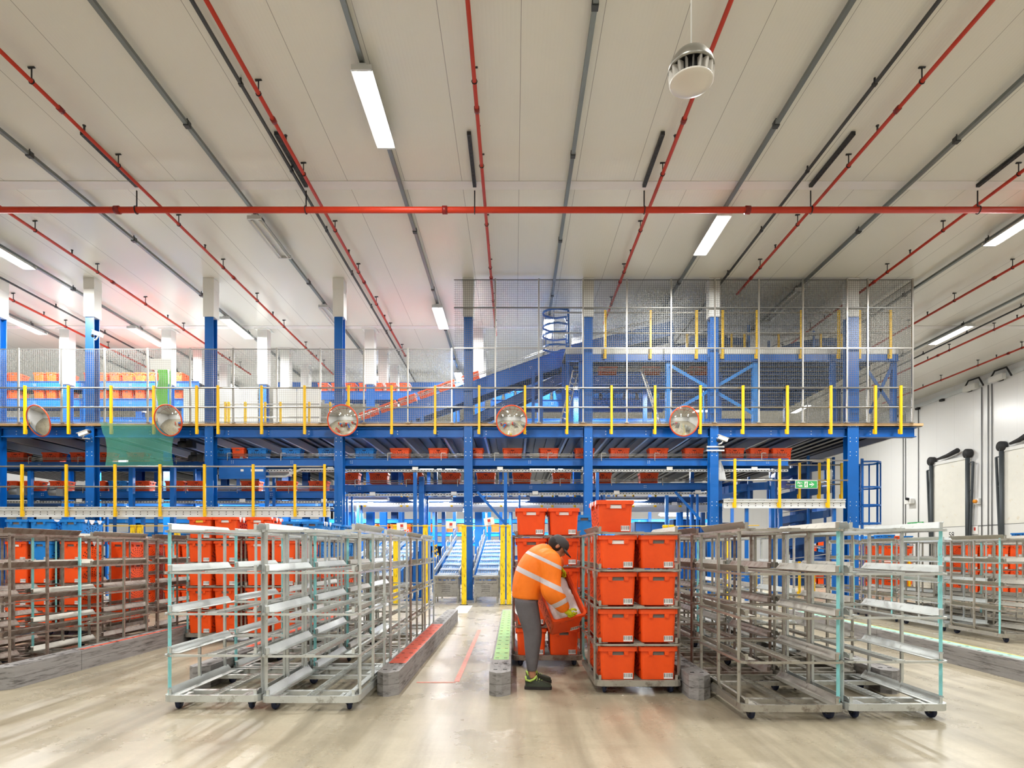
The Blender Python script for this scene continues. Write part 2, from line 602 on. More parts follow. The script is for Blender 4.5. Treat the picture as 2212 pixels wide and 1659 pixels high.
# hanging loudspeaker
SPC = Vector((1.385, 4.8, 5.095))
sp = thing('hanging_loudspeaker', 'round silver and white loudspeaker hanging on a cord from the ceiling', 'loudspeaker', SPC)
SILV = mat('speaker_silver', (150, 148, 140), .35, .75)
SPW = mat('speaker_white', (226, 222, 214), .3, coat=.5)
r = .178
MB().lathe([(.001, r), (r * .38, r * .925), (r * .7, r * .714), (r * .9, r * .436), (r * .985, r * .20), (r * .99, r * .06), (r * .94, r * .06), (r * .8, r * .16)], 36).obj('dome', SILV, sp)
MB().lathe([(r * .60, r * .2), (r * .60, -r * .46)], 24).lathe([(.001, r * .17), (r * .93, r * .17)], 24).obj('grille_core', BLK, sp)
fin = MB()
for k in range(18):
    a = 2 * PI * k / 18
    c, s = math.cos(a), math.sin(a)
    q = [(r * .58, r * .16), (r * .97, r * .07), (r * .985, -.1 * r), (r * .95, -r * .46), (r * .58, -r * .46)]
    for o_ in (-.0035, .0035):
        fin.add([(c * u - s * o_, s * u + c * o_, w) for u, w in q], [tuple(range(5))])
fin.obj('fin', SPW, sp)
MB().lathe([(r * .58, -r * .455), (r * .93, -r * .455), (r * .94, -r * .49), (r * .90, -r * .53), (r * .6, -r * .60), (r * .3, -r * .635), (.001, -r * .645)], 40).obj('bowl', SPW, sp)
MB().tube([(0, 0, r), (0, 0, CEIL - SPC.z - .001)], .006, 6).obj('cord', WHITE, sp)
# ---------------------------------------------------------------- tote trolleys
TW, TL = .82, 1.20
LEV = [.130, .482, .832, 1.180, 1.530]


def rrect(hx, hy, r, n=4):
    pts = []
    for cx, cy, a0 in ((hx - r, hy - r, 0), (-hx + r, hy - r, 90), (-hx + r, -hy + r, 180), (hx - r, -hy + r, 270)):
        for k in range(n + 1):
            a = R(a0 + 90 * k / n)
            pts.append((cx + r * math.cos(a), cy + r * math.sin(a)))
    return pts


def base_mesh():
    b = MB()
    o, i = rrect(.41, .60, .075), rrect(.398, .588, .065)
    fl = rrect(.378, .568, .05)
    n = len(o)
    for k in range(n):
        q = (k + 1) % n
        b.quad((*o[k], .076), (*o[q], .076), (*o[q], .132), (*o[k], .132))
        b.quad((*o[k], .132), (*o[q], .132), (*fl[q], .132), (*fl[k], .132))
        b.quad((*i[q], .078), (*i[k], .078), (*i[k], .128), (*i[q], .128))
        b.quad((*o[k], .076), (*i[k], .078), (*i[q], .078), (*o[q], .076))
        b.quad((*i[k], .128), (*i[q], .128), (*fl[q], .1315), (*fl[k], .1315))
    for y in (-.33, .33):
        b.box(-.395, .395, y - .03, y + .03, .085, .120)
    for x in (-1, 1):
        for y in (-1, 1):                       # caster plates with their slots
            cx, cy = x * .31, y * .50
            b.box(cx - .075, cx - .045, cy - .085, cy + .085, .112, .122)
            b.box(cx + .045, cx + .075, cy - .085, cy + .085, .112, .122)
            b.box(cx - .045, cx + .045, cy - .085, cy - .055, .112, .122)
            b.box(cx - .045, cx + .045, cy + .055, cy + .085, .112, .122)
            b.box(cx - .03, cx + .03, cy - .045, cy + .045, .112, .124)
    return b


def gutter(b, sx, z=0.0, hl=.55):
    P = [(.285, -.001), (.347, -.001), (.388, .052), (.391, .050), (.349, -.006), (.285, -.006)]
    n = len(P)
    vs = [(sx * x, y, z + h) for y in (-hl, hl) for x, h in P]
    fs = [(k, (k + 1) % n, n + (k + 1) % n, n + k) for k in range(n)] + [tuple(range(n)), tuple(range(n, 2 * n))]
    b.add(vs, fs)
    b.box(sx * .36 - .012, sx * .36 + .012, -hl - .012, -hl, z - .006, z + .045)
    return b


def centre(b, z=0.0, hl=.575):
    b.box(-.040, -.034, -hl, hl, z - .026, z - .001)
    b.box(.034, .040, -hl, hl, z - .026, z - .001)
    b.box(-.034, -.028, -hl, hl, z - .026, z - .022)
    n = 24
    for k in range(n + 1):
        y = -hl + .006 + (2 * hl - .012) * k / n
        b.box(-.034, .034, y - .006, y + .006, z - .005, z - .001)
    b.box(-.05, .05, -hl - .02, -hl, z - .026, z - .002)
    return b


def ring_mesh(b=None, z=0.0):
    b = b or MB()
    pts = [(x, y, z - .018) for x, y in rrect(.405, .592, .06)]
    return b.tube(pts, .0125, 4, closed=True)


def runners(b, z=0.0):
    gutter(b, 1, z)
    gutter(b, -1, z)
    return centre(b, z)


def post_mesh(kind):
    b = MB()
    w = .024
    if kind == 'corner':
        b.tube([(0, 0, .13), (0, 0, 1.53)], w * .66, 4, up=(1, 1, 0))
    else:                                       # bent inwards at the foot
        b.tube([(-.028, 0, .132), (-.018, 0, .145), (-.006, 0, .17), (0, 0, .21), (0, 0, 1.518)], w * .68, 4, up=(0, 1, 0))
    return b


def caster_mesh():
    b = MB()
    b.box(-.026, -.021, -.035, .03, .045, .108).box(.021, .026, -.035, .03, .045, .108).box(-.026, .026, -.035, .03, .100, .112)
    return b


def wheel_mesh():
    b = MB()
    rr = [(.012, -.018), (.040, -.018), (.046, -.013), (.05, -.006), (.05, .006), (.046, .013), (.040, .018), (.012, .018)]
    n = 18
    for k in range(len(rr)):
        for j in range(n):
            pass
    vs = []
    for r_, x in rr:
        for j in range(n):
            t = 2 * PI * j / n
            vs.append((x, r_ * math.cos(t), r_ * math.sin(t)))
    fs = []
    for i in range(len(rr) - 1):
        for j in range(n):
            fs.append((i * n + j, i * n + (j + 1) % n, (i + 1) * n + (j + 1) % n, (i + 1) * n + j))
    b.add(vs, fs, 0, True)
    b.tube([(-.022, 0, 0), (.022, 0, 0)], .013, 8, mi=1)
    return b


FIN = {'bright': GALV, 'dull': GALVD, 'rusty': GALVB}


def trolley(x, y, label, finish='bright', rz=0.0, group=None, aqua=(), detail=2, rng=None):
    """x, y: middle of the trolley on the floor. aqua: which posts are painted."""
    m = FIN[finish]
    rng = rng or random
    t = thing('tote_trolley', label, 'trolley', (x, y, 0), rz, group)
    link('base_frame', cached('base', lambda: base_mesh().mesh('base_frame', m)), t, m=m)
    for sx in (-1, 1):
        for sy in (-1, 1):
            c = link('caster', cached('caster', lambda: caster_mesh().mesh('caster', DARK)), t, (sx * .31, sy * .50, 0), (0, 0, rng.uniform(-.6, .6)))
            link('wheel', cached('wheel', lambda: wheel_mesh().mesh('wheel', [WHEELB, GREY])), c, (0, -.008, .0505))
    if detail == 2:
        link('shelf_runner', cached('gutR', lambda: gutter(MB(), 1).mesh('gutter', m)), t, (0, 0, LEV[0]), m=m)
        link('shelf_runner', cached('gutL', lambda: gutter(MB(), -1).mesh('gutter', m)), t, (0, 0, LEV[0]), m=m)
        link('shelf_runner', cached('cen', lambda: centre(MB()).mesh('centre', m)), t, (0, 0, LEV[0]), m=m)
    else:
        link('shelf_runner', cached('runs', lambda: runners(MB()).mesh('runners', m)), t, (0, 0, LEV[0]), m=m)
    for z in LEV[1:]:
        if detail == 2:
            s = link('shelf', cached('ring', lambda: ring_mesh().mesh('shelf_rod', m)), t, (0, 0, z), m=m)
            for key, nm in (('gutR', 'g'), ('gutL', 'g'), ('cen', 'c')):
                link('shelf_runner', CACHE[key], s, m=m)
        else:
            link('shelf', cached('fullshelf', lambda: runners(ring_mesh()).mesh('shelf', m)), t, (0, 0, z), m=m)
    for sx in (-1, 1):
        for yi, kind in ((-.5, 'corner'), (0, 'bent'), (.5, 'bent')):
            k = ('R' if sx > 0 else 'L') + {-.5: 'f', 0: 'm', .5: 'b'}[yi]
            a = k in aqua
            o = link('post', cached('post' + kind, lambda: post_mesh(kind).mesh('post', m)), t, (sx * .398, yi, 0), (0, 0, 0 if sx > 0 else PI), m=AQUA if a else m)
            if a:
                o['label'] = 'aqua painted post'
    return t


# ---------------------------------------------------------------- totes
TTW, TTL, TTH = .1845, .283, .31      # half width, half length, height at the rim


def tote_mesh(m, hole, short_slot=True):
    b = MB()
    bw, bl = .155, .250
    tw, tl = TTW - .018, TTL - .018
    H = TTH

    def rr(hx, hy, z, r=.03):
        return [(x, y, z) for x, y in rrect(hx, hy, r, 3)]

    def band(A, B, flip=False, mi=0):
        n = len(A)
        base = len(b.v)
        b.v.extend([tuple(p) for p in A] + [tuple(p) for p in B])
        for k in range(n):
            q = (k + 1) % n
            f = (base + k, base + q, base + n + q, base + n + k)
            b.f.append(tuple(reversed(f)) if flip else f)
            b.m.append(mi)
            b.sm.append(False)
    o0, o1 = rr(bw, bl, 0), rr(tw, tl, H - .04)
    r0, r1 = rr(TTW, TTL, H - .04, .035), rr(TTW, TTL, H, .035)
    i1, i0 = rr(tw - .004, tl - .004, H), rr(bw - .004, bl - .004, .006)
    band(o0, o1)
    band(o1, r0)
    band(r0, r1)
    band(r1, i1)
    band(i1, i0)
    b.add(o0, [tuple(reversed(range(len(o0))))])
    b.add(i0, [tuple(range(len(i0)))])

    def wall(u, v, side, sgn, off):
        """point on an outer wall: u along the wall, v height above the base."""
        k = v / (H - .04)
        if side == 'y':
            return (u, sgn * (bl + (tl - bl) * k + off), v)
        return (sgn * (bw + (tw - bw) * k + off), u, v)
    for sgn in (-1, 1):
        # two lugs under the rim and the hand slot on each short end
        for u in (-.075, .075):
            pts = [(u - .022, H - .041), (u + .022, H - .041), (u + .016, H - .078), (u - .016, H - .078)]
            A = [wall(p, q, 'y', sgn, 0) for p, q in pts]
            B = [wall(p, q, 'y', sgn, .017) for p, q in pts]
            b.add(A + B, [(4, 5, 6, 7), (0, 1, 5, 4), (1, 2, 6, 5), (2, 3, 7, 6), (3, 0, 4, 7)])
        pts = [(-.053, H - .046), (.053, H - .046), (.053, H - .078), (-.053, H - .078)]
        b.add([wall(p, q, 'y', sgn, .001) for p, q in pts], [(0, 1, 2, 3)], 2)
        # long side: hand slot and fan of slots, their inner darkness painted on quads
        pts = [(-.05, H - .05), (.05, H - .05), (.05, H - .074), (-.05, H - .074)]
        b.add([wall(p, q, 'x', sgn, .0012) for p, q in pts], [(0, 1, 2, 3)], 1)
        for u in (-.12, .12):
            pts = [(u - .022, H - .041), (u + .022, H - .041), (u + .016, H - .078), (u - .016, H - .078)]
            A = [wall(p, q, 'x', sgn, 0) for p, q in pts]
            B = [wall(p, q, 'x', sgn, .016) for p, q in pts]
            b.add(A + B, [(4, 5, 6, 7), (0, 1, 5, 4), (1, 2, 6, 5), (2, 3, 7, 6), (3, 0, 4, 7)])
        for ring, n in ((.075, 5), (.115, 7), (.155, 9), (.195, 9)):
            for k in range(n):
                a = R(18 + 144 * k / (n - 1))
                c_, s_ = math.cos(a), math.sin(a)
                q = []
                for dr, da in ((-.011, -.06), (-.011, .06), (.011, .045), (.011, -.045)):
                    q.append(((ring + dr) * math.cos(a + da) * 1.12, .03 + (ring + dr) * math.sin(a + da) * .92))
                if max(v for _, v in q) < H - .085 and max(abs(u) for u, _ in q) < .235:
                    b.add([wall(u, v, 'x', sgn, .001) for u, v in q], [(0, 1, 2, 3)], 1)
    return b.mesh('tote', [m, hole, SLOT])


def barcode_material():
    m = bpy.data.materials.new('barcode_print')
    m.use_nodes = True
    N, L = m.node_tree.nodes, m.node_tree.links
    b = N['Principled BSDF']
    b.inputs['Roughness'].default_value = .6
    tc = N.new('ShaderNodeTexCoord')
    mp = N.new('ShaderNodeMapping')
    mp.inputs['Scale'].default_value = (260, 0, 0)
    L.new(tc.outputs['Object'], mp.inputs[0])
    n = N.new('ShaderNodeTexNoise')
    n.inputs['Scale'].default_value = 1.0
    n.inputs['Detail'].default_value = 1
    L.new(mp.outputs[0], n.inputs['Vector'])
    sp = N.new('ShaderNodeSeparateXYZ')
    L.new(tc.outputs['Object'], sp.inputs[0])
    ins = N.new('ShaderNodeMath')
    ins.operation = 'COMPARE'
    L.new(sp.outputs[2], ins.inputs[0])
    ins.inputs[1].default_value = .005
    ins.inputs[2].default_value = .018
    th = N.new('ShaderNodeMath')
    th.operation = 'GREATER_THAN'
    th.inputs[1].default_value = .5
    L.new(n.outputs['Fac'], th.inputs[0])
    mu = N.new('ShaderNodeMath')
    mu.operation = 'MULTIPLY'
    L.new(th.outputs[0], mu.inputs[0])
    L.new(ins.outputs[0], mu.inputs[1])
    mx = N.new('ShaderNodeMix')
    mx.data_type = 'RGBA'
    mx.inputs['A'].default_value = (*lin((236, 236, 234)), 1)
    mx.inputs['B'].default_value = (*lin((40, 40, 44)), 1)
    L.new(mu.outputs[0], mx.inputs['Factor'])
    L.new(mx.outputs['Result'], b.inputs['Base Color'])
    return m


BAR = barcode_material()
STICK = mat('sticker_white', (238, 236, 234), .5, var=.06, scale=40)
STICKY = mat('sticker_yellow', (246, 206, 60), .5)


def bag_mesh(seed):
    """thin white bag edge hanging crumpled over the long rims"""
    rg = random.Random(seed)
    b = MB()
    for s in (-1, 1):
        y = -.22
        while y < .22:
            w = rg.uniform(.05, .13)
            d = rg.uniform(.02, .07)
            n = 5
            for k in range(n):
                ya, yb = y + w * k / n, y + w * (k + 1) / n
                ha, hb = d * math.sin(PI * k / n) + .012, d * math.sin(PI * (k + 1) / n) + .012
                x1, x2 = s * (TTW + .002), s * (TTW + .0018 + rg.uniform(0, .001))
                b.quad((s * (TTW - .03), ya, TTH + .002), (s * (TTW - .03), yb, TTH + .002), (x1, yb, TTH + .003), (x1, ya, TTH + .003))
                b.quad((x1, ya, TTH + .003), (x1, yb, TTH + .003), (x2, yb, TTH - hb), (x2, ya, TTH - ha))
            y += w + rg.uniform(.02, .12)
    return b.mesh('bag_liner', BAG)


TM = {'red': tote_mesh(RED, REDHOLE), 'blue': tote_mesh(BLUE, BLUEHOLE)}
BARM = MB().box(-.043, .043, -.0012, 0, -.027, .027).mesh('barcode_label', BAR)
STKM = MB().box(-.056, .056, -.0015, 0, -.0165, .0165).mesh('address_label', STICK)
STYM = MB().box(-.056, .056, -.0015, 0, -.0165, .0165).mesh('yellow_label', STICKY)
BAGS = [bag_mesh(s) for s in (1, 2, 3, 4)]
TILT = math.atan2(TTL - .018 - .25, TTH - .04)


def tote(color, loc, label, rz=0.0, group=None, sticker=None, bag=-1, barcode=True, rot=None):
    o = link('tote', TM[color], None, loc, rot or (0, 0, rz))
    tag(o, label, 'tote', group)
    if barcode:
        k = .034 / (TTH - .04)
        link('barcode_label', BARM, o, (.096, -(.25 + .017 * k + .0022), .034), (-TILT, 0, 0))
    if sticker:
        s = link('address_label', STKM if sticker == 'w' else STYM, o, (0, -(.25 + .017 * (TTH - .064) / (TTH - .04) + .0024), TTH - .064), (-TILT, 0, 0))
        s['label'] = 'white paper label over the hand slot' if sticker == 'w' else 'yellow paper label over the hand slot'
    if bag >= 0:
        link('bag_liner', BAGS[bag % 4], o)
    return o


TIER = ['bottom shelf', 'second shelf up', 'third shelf up', 'fourth shelf up', 'very top']


def fill(tx, ty, where, spec, group, rz=0.0, rg=None):
    """spec: list of (tier, column L/R, row F/B, colour, sticker, bag)"""
    M = Matrix.Rotation(rz, 4, 'Z')
    cell = {}
    for tier, c, rw, colr, st, bg in spec:
        x = -.1905 if c == 'L' else .1905
        y = -.295 if rw == 'F' else .295
        p = M @ Vector((x + random.uniform(-.001, .001), y + random.uniform(-.004, .004), 0))
        dx, dy, jr = 0, 0, 0
        side = 'left' if c == 'L' else 'right'
        label = f'{colr} tote, {TIER[tier]}, {"front" if rw == "F" else "rear"} {side}, on {where}'
        tote(colr, (tx + p.x, ty + p.y, LEV[tier] + .002), label, rz, group, st, bg)


# kerbs --------------------------------------------------------------------


def kerb(x, y0, y1, label, paint=None, py0=0, py1=0, where='', half=False):
    w = .20
    o = MB()
    c = .068
    plan = [(0, y0 + c), (c, y0), (w - c * 1.2, y0), (w, y0 + c * 1.2), (w, y1 - c), (w - c, y1), (c, y1), (0, y1 - c)]
    o.prism(plan, 0, .108).prism(plan, .111, .22)
    ip = [(.004, y0 + c + .003), (c + .003, y0 + .004), (w - c * 1.2 - .003, y0 + .004), (w - .004, y0 + c * 1.2 + .003), (w - .004, y1 - c), (.004, y1 - c)]
    o.prism(ip, .107, .112)
    k = o.obj('floor_kerb', KERB, None, (x, 0, 0))
    tag(k, label, 'kerb', 'grey floor kerbs between the trolley lanes')
    h = MB()
    y = y0 + .16
    while y < y1 - .1:
        for u in (.055, .145):
            h.box(u - .018, u + .018, y - .010, y + .010, .2195, .2224)
        y += .31
    h.obj('bolt_hole', HOLE, k)
    if paint:
        u0, u1 = (.03, .17) if not half else half
        MB().box(u0, u1, py0, py1, .2195, .2212).obj('painted_strip', paint, k)['label'] = where
    for yy in (y0 + 1.0, (y0 + y1) / 2 + .6):
        MB().box(-.0006, w + .0006, yy, yy + .004, .001, .2203).obj('joint_line', HOLE, k)
    return k


kerb(-1.28, 5.66, 11.8, 'grey floor kerb painted red on top, left of the empty middle aisle', PRED, 6.15, 9.4, 'worn red painted top', half=(.02, .19))
kerb(-.235, 5.66, 11.8, 'grey floor kerb painted green on top, beside the stooping worker', PGRN, 6.35, 11.6, 'worn green painted top', half=(.02, .18))
kerb(1.59, 5.52, 11.6, 'short looking grey floor kerb squeezed between the red loaded trolley and the right empty trolleys')
kerb(-3.185, 5.95, 11.6, 'grey floor kerb running under the left empty trolleys, its end showing behind them', PRED, 7.2, 11, 'worn red painted top', half=(.03, .12))
kerb(-5.07, 5.9, 11.6, 'long grey floor kerb with a red stripe, at the far left lane', PRED, 7.0, 11.3, 'thin red painted stripe', half=(.09, .15))
kerb(3.47, 5.75, 11.6, 'grey floor kerb with its cut end behind the right empty trolleys', None)
kerb(5.2, 4.6, 11.8, 'long grey floor kerb with a mint green top, at the right', PMNT, 4.65, 11.4, 'mint green painted top', half=(.06, .19))

# empty trolleys ------------------------------------------------------------
G = 'empty tote trolleys'
rg = random.Random(3)


def column(x, y0, n, pitch, finish, name, aq, detail=2, jit=.02, rz0=0.0, dx=0.0, skip=()):
    for i in range(n):
        if i in skip:
            continue
        f = finish[i % len(finish)]
        a = aq[i % len(aq)]
        lab = f'empty {dict(bright="bright galvanised", dull="dull grey", rusty="rust tinged grey")[f]} trolley, {ORD[i]} from the front {name}'
        rz = rz0 if i == 0 else rg.uniform(-.003, .003)
        trolley(x + dx * i + rg.uniform(-jit, jit) * (i > 0), y0 + TL / 2 + i * pitch, lab, f, rz, G, a, detail if i < 4 else 1, rg)


A1, A2, A3 = ('Lf',), ('Lf', 'Rf'), ('Lb',)
column(-2.552, 5.15, 4, 1.27, ['bright', 'bright', 'bright', 'dull'], 'in the outer left lane', [A1, A1, A1, ()], jit=.008)
column(-1.715, 5.12, 4, 1.27, ['bright', 'bright', 'dull', 'bright'], 'beside the red topped kerb', [(), A1, A1, A1], jit=.006)
column(2.205, 4.83, 5, 1.32, ['dull', 'rusty', 'dull', 'rusty', 'dull'], 'next to the squeezed kerb', [('Rf',), (), ('Lf',), (), ()], jit=.002)
column(3.050, 4.86, 5, 1.30, ['bright', 'dull', 'bright', 'dull', 'dull'], 'in the outer right lane', [('Rf',), (), (), ('Lf',), ()], jit=.002)
column(-5.50, 6.10, 4, 1.30, ['rusty', 'dull', 'rusty', 'rusty'], 'along the red striped kerb', [('Rb',), ('Lf',), (), ('Lm',)], jit=.01)
column(-6.36, 6.2, 2, 1.30, ['dull', 'rusty', 'dull'], 'in the second row past that kerb', [('Lf',), ('Rf',), ('Lf',)], 2, jit=.01)
column(7.52, 8.90, 4, 1.29, ['dull', 'bright', 'dull', 'dull'], 'right of the yellow floor line', [('Lf',), ('Lb', 'Lf'), ('Lf',), ('Lf',)], 1, jit=.01)
column(8.37, 10.1, 4, 1.29, ['dull', 'dull', 'bright', 'dull'], 'in second row past the yellow line', [(), ('Lf',), (), ()], 1, jit=.01)
column(9.3, 11.6, 2, 1.4, ['dull', 'dull'], 'in third row past the yellow line', [('Lf',), ()], 1, jit=.01)

# loaded trolleys -----------------------------------------------------------


def loaded(x, y0, name, spec, finish='dull', aqua=(), detail=2, rz=0.0, label=None, group=None):
    y = y0 + TL / 2
    trolley(x, y, label or ('loaded trolley: ' + name), finish, rz, 'loaded tote trolleys', aqua, detail)
    fill(x, y, name, spec, group or 'totes on loaded trolleys', rz)


def S(tiers, cols, rows, c='red', st={}, bag={}):
    return [(t, k, r_, c, st.get((t, k, r_)), bag.get((t, k, r_), -1)) for t in tiers for k in cols for r_ in rows]


M1 = S(range(4), 'LR', 'F', st={(3, 'L', 'F'): 'w'}, bag={(t, k, 'F'): t for t in range(4) for k in 'LR'}) + S(range(4), 'L', 'B', bag={(t, 'L', 'B'): t + 1 for t in range(4)})
loaded(1.168, 5.74, 'full trolley right of the worker', M1, 'dull', ('Lb',), 2, label='trolley full of red totes standing right of the stooping worker')
tote('red', (.985, 6.27, LEV[4] + .002), 'single red tote on top of the full trolley right of the worker', .03, 'totes on loaded trolleys', 'w', 2)
M0 = (S([0], 'LR', 'F') + S([1], 'L', 'F') + S([2, 3], 'LR', 'F') + S([1, 2], 'LR', 'B') + S([4], 'LR', 'F', st={(4, 'L', 'F'): 'w', (4, 'R', 'F'): 'w'}, bag={(4, 'L', 'F'): 0, (4, 'R', 'F'): 2}))
loaded(.388, 7.1, 'trolley just behind the worker', M0, 'rusty', (), 2, label='trolley of red totes being loaded just behind the stooping worker')
loaded(1.16, 8.45, 'trolley hidden behind the full red one', S(range(4), 'L', 'F', bag={(3, 'L', 'F'): 1}) + S([4], 'L', 'F', 'blue'), 'dull', (), 1,
       label='trolley with a blue tote on top, hidden behind the full red one')
loaded(-4.45, 9.0, 'left red trolley behind the left empties', S(range(4), 'LR', 'F') + S([4], 'LR', 'F', st={(4, 'L', 'F'): 'y', (4, 'R', 'F'): 'w'}, bag={(4, 'R', 'F'): 1}) + S([4], 'R', 'B'), 'dull', ('Lf',), 1,
       label='left of the two red loaded trolleys behind the left empties')
loaded(-3.606, 9.03, 'right red trolley behind the left empties', S(range(4), 'LR', 'F', st={(3, 'L', 'F'): 'w', (3, 'R', 'F'): 'w'}, bag={(3, 'R', 'F'): 3}) + S(range(4), 'R', 'B', bag={(t, 'R', 'B'): t for t in range(4)}) +
       S([4], 'L', 'F', st={(4, 'L', 'F'): 'w'}, bag={(4, 'L', 'F'): 2}), 'dull', (), 1, label='right of the two red loaded trolleys behind the left empties')
loaded(-3.63, 10.4, 'blue topped trolley behind the red pair', S([0, 1, 2], 'R', 'FB') + S([3], 'R', 'FB', 'blue') + S([4], 'LR', 'F', 'blue', bag={(4, 'R', 'F'): 1}) + S([4], 'R', 'B', 'blue'), 'dull', ('Rf',), 1,
       label='trolley with blue totes on top behind the two red ones')
loaded(-3.63, 11.75, 'rearmost blue topped trolley on the left', S([1, 2], 'R', 'FB') + S([3, 4], 'R', 'FB', 'blue'), 'dull', (), 1, label='rearmost trolley with blue totes on the left side')
loaded(-7.72, 9.7, 'blue topped trolley at the far left', S([0, 1, 2], 'LR', 'F') + S([3], 'L', 'F', st={(3, 'L', 'F'): 'w'}) + S([3], 'R', 'F', 'blue') + S([4], 'LR', 'F', 'blue', bag={(4, 'L', 'F'): 1, (4, 'R', 'F'): 3}) +
       S([0, 1, 2], 'R', 'B') + S([3, 4], 'R', 'B', 'blue'), 'rusty', ('Rf',), 1, label='loaded trolley with blue totes on top at the far left')
loaded(-6.88, 9.74, 'mixed trolley beside the far left one', S([0, 1, 2, 3], 'L', 'F', bag={(3, 'L', 'F'): 2}) + S([0, 1, 2, 3], 'R', 'B') + S([4], 'L', 'F', 'blue', bag={(4, 'L', 'F'): 0}), 'rusty', (), 1,
       label='loaded trolley beside the one at the far left')
loaded(-8.58, 13.5, 'red trolley far behind the left empties', S(range(4), 'LR', 'F') + S(range(4), 'R', 'B'), 'dull', ('Lf',), 1, label='red loaded trolley standing far behind the left empties')
loaded(-7.6, 13.9, 'second red trolley far behind the left empties', S(range(4), 'LR', 'F') + S(range(4), 'R', 'B'), 'dull', (), 1, label='second red loaded trolley far behind the left empties')
loaded(-9.6, 8.6, 'red trolley cut by the left edge', S(range(3), 'R', 'FB') + S([3, 4], 'R', 'FB', st={(3, 'R', 'F'): 'w'}), 'dull', (), 1, label='red loaded trolley cut off by the left edge')
FRN = [(12.77, 16.8, 'nearest red trolley under the dock doors', 'FB', range(4), []), (13.65, 16.85, 'second red trolley under the dock doors', 'F', range(4), []), (14.5, 16.9, 'third red trolley under the dock doors', 'F', range(4), S([4], 'L', 'F', 'blue')),
       (12.3, 20.7, 'far red trolley below the dark dock frame', 'F', range(4), S([4], 'L', 'F', 'blue')), (13.15, 20.75, 'blue topped far trolley below the dock frame', 'F', range(4), S([4], 'L', 'F') + S([4], 'R', 'F', 'blue')),
       (11.0, 22.2, 'mixed far trolley beside the ladder column', 'F', [0, 1, 2], S([3], 'L', 'F') + S([3], 'R', 'F', 'blue') + S([4], 'L', 'F', 'blue') + S([4], 'R', 'F')), (11.45, 19.0, 'far trolley right of the ladder column', 'F', range(4), S([4], 'R', 'F', 'blue'))]
for x, y, n, rows, tiers, extra in FRN:
    loaded(x, y, n, S(tiers, 'LR', rows) + extra, 'dull', (), 1, label='loaded trolley: ' + n)
# ---------------------------------------------------------------- mezzanine frame
COLPX = [(-2, 'cut by the left edge'), (200, 'left of the green netting'), (456, 'right of the green netting'), (734, 'behind the third round mirror'), (1012, 'between the two roller chutes'),
         (1270, 'right of the fourth round mirror'), (1540, 'beside the fifth round mirror'), (1838, 'thickest, at the mezzanine end by the ladder cage')]
CLZ0 = az(688, FY)
COLX = []


def hcol(b, w, d, z0, z1, t=.022):
    b.box(-w / 2, w / 2, -d / 2, -d / 2 + t, z0, z1)
    b.box(-w / 2, w / 2, d / 2 - t, d / 2, z0, z1)
    b.box(-t / 2, t / 2, -d / 2 + t, d / 2 - t, z0, z1)
    return b


def bolts(b, pts, mi=0, r=.011):
    for x, y, z in pts:
        b.box(x - r, x + r, y - .006, y, z - r, z + r, mi)
    return b


BOLT = mat('bolt_white', (206, 212, 220), .4, .3)
for px, where in COLPX:
    x = ax(px, FY)
    COLX.append(x)
    big = px == 1838
    w = .30 if big else .23
    c = thing('steel_column', 'blue steel column with white boxed top, ' + where, 'column', (x, FY, 0), group='mezzanine front columns')
    hcol(MB(), w, .24, 0, CLZ0 + .02).obj('shaft', STEEL, c)
    MB().box(-w / 2 - .02, w / 2 + .02, -.16, .16, 0, .018).obj('base_plate', STEELD, c)
    MB().box(-.145, .145, -.15, .15, CLZ0, CEIL - .3).box(-.15, .15, -.155, .155, CEIL - .3, CEIL - .004).obj('cladding', WHITE, c)
    bb = MB()
    for z in (4.36, 4.78, 3.98, 2.62, 2.2):
        bolts(bb, [(sx * w * .28, -.12, z + dz) for sx in (-1, 1) for dz in (-.05, .05)])
    bb.obj('bolt', BOLT, c)
rows = [(20.6, [-15, -11.6, -8.4, -4.83, -1.2, 2.1]), (22.6, [-11.6, -8.4, -4.82, -1.2]), (24.6, [-15, -11.6, -8.35, -4.8])]
RN = {20.6: 'first row behind the mesh', 22.6: 'second row behind the mesh', 24.6: 'third row behind the mesh'}
for y, xs in rows:
    for x in xs:
        near = min(range(len(COLX)), key=lambda i: abs(COLX[i] * y / FY * 0 + ax(COLPX[i][0], y) - x))
        c = thing('steel_column', f'inner blue column with white cladding, {RN[y]}, {ORD[xs.index(x)]} from the left', 'column', (x, y, 0), group='inner mezzanine columns')
        hcol(MB(), .24, .24, 0, 6.95).obj('shaft', STEEL, c)
        MB().box(-.16, .16, -.16, .16, 6.9, CEIL - .004).box(-.24, .24, -.24, .24, CEIL - .03, CEIL - .003).obj('cladding', WHITE, c)

